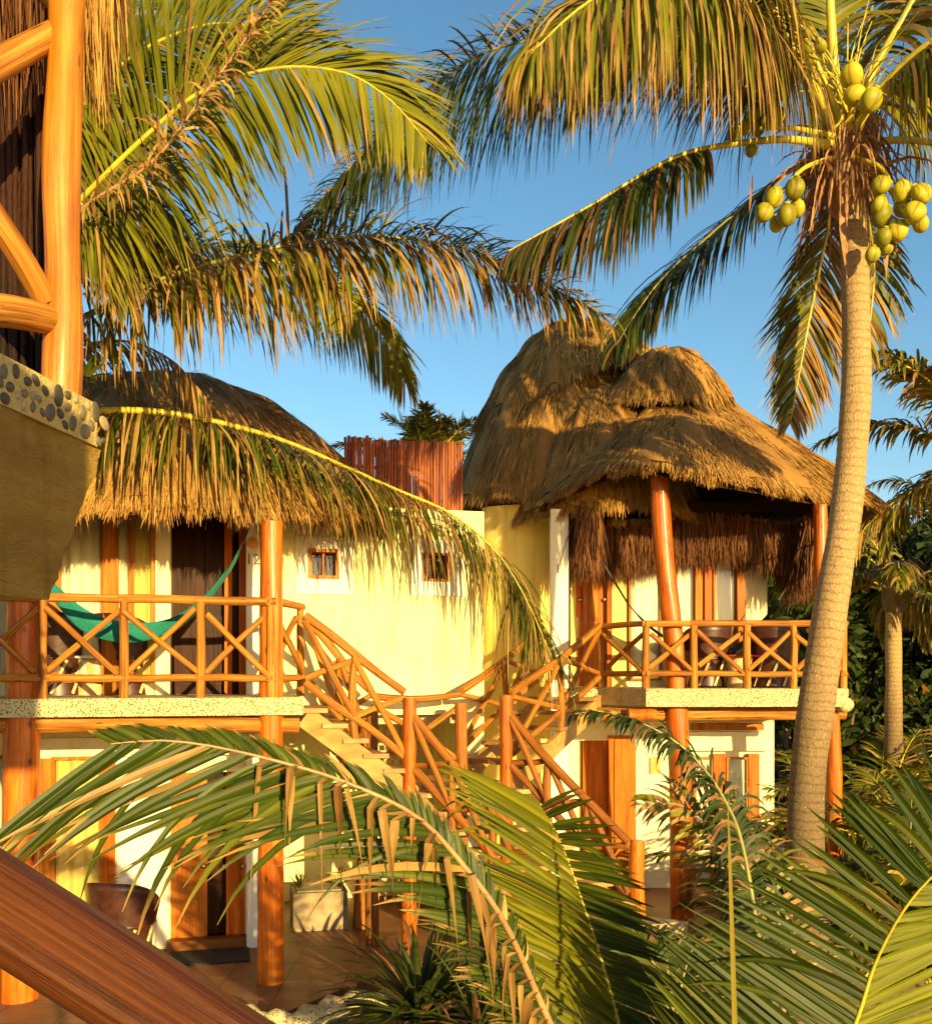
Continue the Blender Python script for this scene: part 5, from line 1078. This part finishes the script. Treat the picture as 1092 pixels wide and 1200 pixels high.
# ------------------------------------------------------------------ young palm right below the viewer (foreground fronds)
yp = thing('young_coconut_palm', on(800, 3.6, 0), 'young coconut palm in the bottom foreground with broad sunlit fronds', 'palm tree', 'coconut palms')
c1 = P(800, 1560, 3.5); b = MB(); tube(b, spline([(c1[0] + .1, 3.7, -.1), (c1[0] + .05, 3.6, .4), c1], 16), np.linspace(.16, .09, 16), 16, 0, .06); b.build('trunk', M_trunk, yp)
q1 = (800, 1540, 3.5)
FF = [
 # broad frond, lower centre; sunlit left and shaded right put into its yellowness
 dict(pts=[q1, (752, 1330, 3.8), (726, 1205, 3.9), (706, 1130, 3.92), (686, 1068, 3.92), (664, 1005, 3.94), (646, 966, 3.98), (632, 945, 4.05)], L=.74, n=84, s0=.24, droop=.12, yel=.42, yelR=.0, dry=.03, tip=.3, width=.027, fold=.5, nhint=(-.15, -1, .25), rad=.016, a0=44, a1=60, aR=[-30, -26], lift=.42, jit=.04, K=7, twist=.15, drop=.02, sides=(1, .48), prof=([0, .12, .45, .8, 1], [.7, 1, 1, .85, .6]), droopjit=.6),
 # right foreground frond; sunlit right half painted yellow, shaded left half dark green
 dict(pts=[q1, (940, 1340, 3.2), (1000, 1205, 3.1), (1025, 1130, 3.05), (1058, 1068, 3.0), (1096, 1024, 2.95), (1145, 990, 2.9), (1210, 965, 2.85)], L=.70, n=84, s0=.2, droop=.08, yel=.0, yelR=.55, dry=.015, tip=.25, width=.033, fold=.32, nhint=(.15, -1, .3), rad=.013, a0=33, a1=4, aR=[15, 35], lift=-.32, jit=.022, K=7, twist=.12, drop=.01, prof=([0, .12, .4, .62, 1], [.85, 1, 1, .72, .35]), lmat='m', droopjit=.4),
 # long arching frond going left
 dict(pts=[q1, (690, 1300, 3.2), (640, 1190, 3.1), (590, 1080, 3.0), (535, 1005, 2.95), (485, 955, 2.9), (405, 917, 2.85), (335, 895, 2.8), (255, 876, 2.75), (190, 868, 2.7), (130, 872, 2.65)], L=.60, n=126, s0=.26, droop=.22, yel=.08, dry=.04, tip=.7, width=.024, fold=.3, nhint=(.1, -.95, .45), rad=.017, a0=52, a1=57, lift=-.12, jit=.07, K=7, twist=.25, drop=.05, rmat='d', sides=(1, .2), prof=([0, .15, .38, .62, .8, 1], [.2, .32, .62, 1, 1.05, .9]), lmat='m', droopjit=.7),
 # F4: dark frond seen along its blade
 dict(pts=[q1, (900, 1240, 4.0), (885, 1080, 4.2), (868, 985, 4.3), (850, 940, 4.35), (825, 902, 4.4), (792, 870, 4.4), (752, 848, 4.4), (705, 834, 4.4), (668, 838, 4.4)], L=.24, n=150, s0=.42, droop=2.6, yel=.0, dry=.12, tip=.5, width=.017, face=.2, lmat='d', rad=.02, a0=30, a1=65, rmat='g', jit=.2),
 # small dry frond before the right house
 dict(pts=[q1, (915, 1240, 4.1), (895, 1090, 4.3), (872, 1020, 4.4), (838, 972, 4.4), (800, 945, 4.4), (760, 940, 4.4)], L=.40, n=46, s0=.45, droop=1.0, yel=.5, dry=.55, tip=.9, width=.022, nhint=(0, -1, .6), lift=.1, rmat='d'),
]
for d in FF:
    d = dict(d); rm = d.pop('rmat', None); lm = d.pop('lmat', None); frond(yp, rmat={'d': M_rachisd, 'g': M_rachisg}.get(rm, M_rachis), lmat={'d': M_dleaf, 'm': M_mleaf}.get(lm, M_leaf), **d)
# brown folded ribbons hanging from the long frond
b = MB(); sp = spline([P(*x) for x in FF[2]['pts']], 200); n = 34; ii = np.linspace(58, 170, n).astype(int); base = sp[ii] + rng.normal(0, .004, (n, 3))
out = np.stack([rng.normal(-.35, .15, n), -.55 * np.ones(n), rng.normal(-.1, .15, n)], 1)
for nn, (o_, ln, w_) in enumerate(((out, .07, .034),)):
    p1 = base + unit(o_) * (.04 + .05 * rng.random(n))[:, None]
    strips(b, base, o_, np.tile([0, -.2, 1.0], (n, 1)), np.linalg.norm(p1 - base, axis=1), np.full(n, .025), K=2, droop=.1, dry=np.ones(n), prof=[.7, 1, 1], fold=.3)
    strips(b, p1, np.stack([rng.normal(.05, .12, n), rng.normal(0, .05, n), -np.ones(n)], 1), np.tile([.2, -1.0, 0], (n, 1)) + rng.normal(0, .3, (n, 3)), (.20 + .36 * rng.random(n)) * np.linspace(1.0, .9, n), np.full(n, .025) * (.6 + .6 * rng.random(n)), K=9, droop=.6, dry=np.ones(n), fold=.25, twist=rng.normal(0, 1.8, n), prof=[1, 1, .85, .6, .32, .2, .15, .12, .1, .08])
b.build('dead_leaflets', M_leaf, yp)
b = MB(); strips(b, np.array([P(861, 1240, 2.9)]), np.array([P(853, 950, 3.0) - P(861, 1240, 2.9)]), np.array([[0.3, -1.0, 0]]), np.array([.76]), np.array([.019]), K=8, droop=0, fold=.5, dry=np.array([.45]), yel=np.array([.8]), prof=[1, 1, .9, .9, .8, .7, .6, .4, .1]); b.build('spear_leaf', M_leaf, yp)

# ------------------------------------------------------------------ background palms and bushes
def bg_palm(px, Y, py_crown, n, L, label, trunk_r=.12, ll=.6, dryf=.25, lm=None, lean=0.0, group='coconut palms', els=(-.35, 1.35), dk=1.0):
    c = P(px, py_crown, Y); root = thing('coconut_palm', (c[0] + lean, c[1], 0), label, 'palm tree', group)
    b = MB(); nn = 60; sp = spline([(c[0] + lean, c[1], -.3), (c[0] + lean * .5, c[1], c[2] * .5), c], nn); tube(b, sp, np.linspace(trunk_r * 1.35, trunk_r, nn), 14, 0, .05, seed=rng.random()); ellipsoid(b, c + [0, 0, .1], trunk_r * 1.6, trunk_r * 1.6, .4); b.build('trunk', M_trunk, root)
    for i_ in range(n):
        az = i_ * 2.399 + rng.normal(0, .2); el = rng.uniform(*els); random_frond(root, c + [0, 0, .15], az, el, L * rng.uniform(.8, 1.1), ll, lm or M_leaf, n=72, s0=.16, jit=.2, droop=(1.5 + (.8 if el < .3 else 0)) * dk, dry=dryf + (.35 if el < 0 else 0), tip=.7, yel=.3, width=.05, K=4, bend=(.30 + .12 * rng.random()) * (.4 + .6 * dk), rad=.025)
    return root
bg_palm(1047, 16.5, 705, 15, 2.6, 'shorter palm with a slim lit trunk behind the right porch', .125)
bg_palm(1150, 13.0, 560, 14, 2.9, 'palm reaching in from the right edge with light fronds', .13)
bg_palm(500, 21.0, 570, 12, 2.0, 'palm top showing above the reed screen', .12, els=(.55, 1.5), dk=.35)
bg_palm(1010, 24, 640, 13, 2.6, 'dark palm behind the second house beside the trunk', .12, lm=M_dleaf)
bg_palm(1110, 26, 620, 13, 2.8, 'dark far palm behind the slim trunk', .12, lm=M_dleaf)
def palm_shrub(px, Y, n, L, label, ll=.5, z=0.0, lm=None, yel=.3, wid=.045, dry=.12):
    c = on(px, Y, z); root = thing('palm_shrub', c, label, 'palm shrub', 'young palms under the right house')
    for i_ in range(n):
        az = i_ * 2.399 + rng.normal(0, .2); el = rng.uniform(.55, 1.4); random_frond(root, c + [0, 0, .05], az, el, L * rng.uniform(.75, 1.1), ll, lm or M_leaf, n=40, s0=.2, droop=.7, dry=dry, tip=.5, yel=yel, width=wid, K=4, bend=.26 + .1 * rng.random(), rad=.02)
    return root
palm_shrub(1010, 9.6, 12, 2.0, 'young palm with pale arching fronds beside the coconut trunk', .5, yel=.45)
palm_shrub(1100, 8.6, 12, 2.1, 'young palm at the right edge beside the coconut trunk', .5)
palm_shrub(1065, 11.5, 13, 2.4, 'young palm with upright fronds below the slim lit trunk', .5, lm=M_dleaf, yel=.3)
palm_shrub(925, 11.0, 11, 1.9, 'young dark palm hugging the corner of the right house', .45, lm=M_dleaf)
palm_shrub(790, 8.0, 9, 1.15, 'dark young palm below the end of the stair', .4, lm=M_dleaf)
palm_shrub(1088, 12.2, 14, 3.0, 'broad sunlit young palm in front of the dark bushes at the right', .6, yel=.55, dry=.2)
palm_shrub(1030, 15.5, 13, 3.4, 'tall young palm against the dark bushes, left of the slim trunk', .6, yel=.4, dry=.35)
palm_shrub(1062, 14.5, 14, 3.2, 'sunlit young palm around the foot of the slim trunk', .6, yel=.5, dry=.2)
palm_shrub(995, 13.0, 11, 2.4, 'young palm between the coconut trunk and the slim trunk', .5, yel=.4, dry=.3)
def bush(px, Y, rx, ry, rz, z, n, label, lw=.09, cat='bush', m=None, nm='leafy_bush', group='dark bushes behind the right house'):
    c = on(px, Y, z); root = thing(nm, c, label, cat, group); k = max(6, int(n / 260)); cl = []
    for i_ in range(k):
        d = unit(rng.normal(0, 1, 3)); d[2] = abs(d[2]) * 1.0; cl.append(c + d * np.array([rx, ry, rz]) * rng.uniform(.45, .95))
    cl = np.array(cl); b = MB()
    for q_ in cl: log(b, c + [0, 0, -z], q_, .035, 6, .1, .03, n=6, taper=.3)
    b.build('branches', M_bark, root)
    w = rng.integers(0, k, n); d = unit(rng.normal(0, 1, (n, 3))); base = cl[w] + d * (np.array([rx, ry, rz]) * .34 * rng.random((n, 1)) ** .4) 
    b = MB(); strips(b, base, unit(d + rng.normal(0, .6, (n, 3))), unit(rng.normal(0, 1, (n, 3)) + [0, 0, .8]), lw * 2.2 * (.6 + .8 * rng.random(n)), lw * (.6 + .8 * rng.random(n)), K=2, droop=.4, prof=[.5, 1, .1], dry=(rng.random(n) < .06) * .8, yel=.15 * rng.random(n)); b.build('foliage', m or M_dleaf, root); return root
for i_, (px_, Y, rx, rz, lab) in enumerate([(1000, 27, 3.0, 3.6, 'dense dark bush right behind the second house'), (1090, 30, 3.5, 3.3, 'rounded dark bush under the gap of sky'), (1160, 24, 3.0, 3.6, 'dark bush at the right edge of the garden'), (930, 22, 2.2, 3.0, 'dark bush hidden behind the corner of the second house'), (1040, 34, 4.0, 4.2, 'tall far bush behind the slim trunk')]):
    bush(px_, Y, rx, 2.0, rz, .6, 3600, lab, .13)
bush(1075, 20, 2.6, 1.6, 2.6, .6, 4200, 'broad dark bush just behind the slim lit trunk', .12, m=M_mleaf)
bush(1005, 18, 1.5, 1.4, 2.4, .6, 3000, 'dark bush filling the gap beside the coconut trunk', .11)
bush(1130, 19, 2.2, 1.6, 2.2, .4, 3000, 'mid green bush beside the slim trunk', .11)
for px_, Y, zc, rx, rz, lab in ((918, 21, 4.2, 1.3, 1.8, 'dark tree crown filling the gap behind the right porch post'), (1010, 23, 5.0, 2.0, 1.7, 'dark tree crown just right of the coconut trunk, above the slim palm'), (1100, 25, 5.3, 2.6, 1.7, 'dark tree crown at the right edge above the gap of sky'), (1170, 21, 4.2, 2.6, 3.0, 'dark tree outside the right edge')):
    c = on(px_, Y, 0); root = thing('broadleaf_tree', c, lab, 'tree', 'dark trees behind the right house'); b = MB(); log(b, c - [0, 0, .3], c + [0, 0, zc], .14, 12, .1, .03, taper=.5)
    cl = np.array([c + [0, 0, zc] + unit(rng.normal(0, 1, 3)) * np.array([rx, 1.6, rz]) * rng.uniform(.4, .95) for _ in range(16)])
    for q_ in cl: log(b, c + [0, 0, zc - rz * .6], q_, .04, 6, .1, .03, n=6, taper=.3)
    b.build('trunk', M_bark, root); n = 6000; w = rng.integers(0, 16, n); d = unit(rng.normal(0, 1, (n, 3))); base = cl[w] + d * np.array([rx, 1.6, rz]) * .36 * rng.random((n, 1)) ** .4
    b = MB(); strips(b, base, unit(d + rng.normal(0, .6, (n, 3))), unit(rng.normal(0, 1, (n, 3)) + [0, 0, .8]), .30 * (.6 + .8 * rng.random(n)), .12 * (.6 + .8 * rng.random(n)), K=2, droop=.4, prof=[.5, 1, .1], yel=.15 * rng.random(n)); b.build('crown', M_dleaf, root)
b = MB()    # far belt of trees
n = 26000; az = rng.uniform(-.75, .85, n); dist = rng.uniform(48, 75, n); h = 3.2 + 1.1 * np.sin(az * 23) + .9 * np.sin(az * 51 + 1) + .5 * np.sin(az * 97)
base = np.stack([np.sin(az) * dist, np.cos(az) * dist, h * rng.random(n) ** .7 - .3], 1)
strips(b, base, unit(rng.normal(0, 1, (n, 3)) + [0, 0, .4]), unit(rng.normal(0, 1, (n, 3)) + [0, -.8, .6]), .7 * (.6 + .8 * rng.random(n)), .45 * (.6 + .8 * rng.random(n)), K=2, droop=.4, prof=[.5, 1, .1], yel=.15 * rng.random(n))
tag(b.build('treeline', M_dleaf), 'far belt of dark green trees beyond the resort', None, None, 'stuff')
# a green sprig growing on the ledge
rosette('potted_plant', P(100, 448, 4.35), 9, .09, 'tiny green sprig on the end of the pebbled ledge', 'plant', M_leaf, .035, (.2, 1.4), .5)
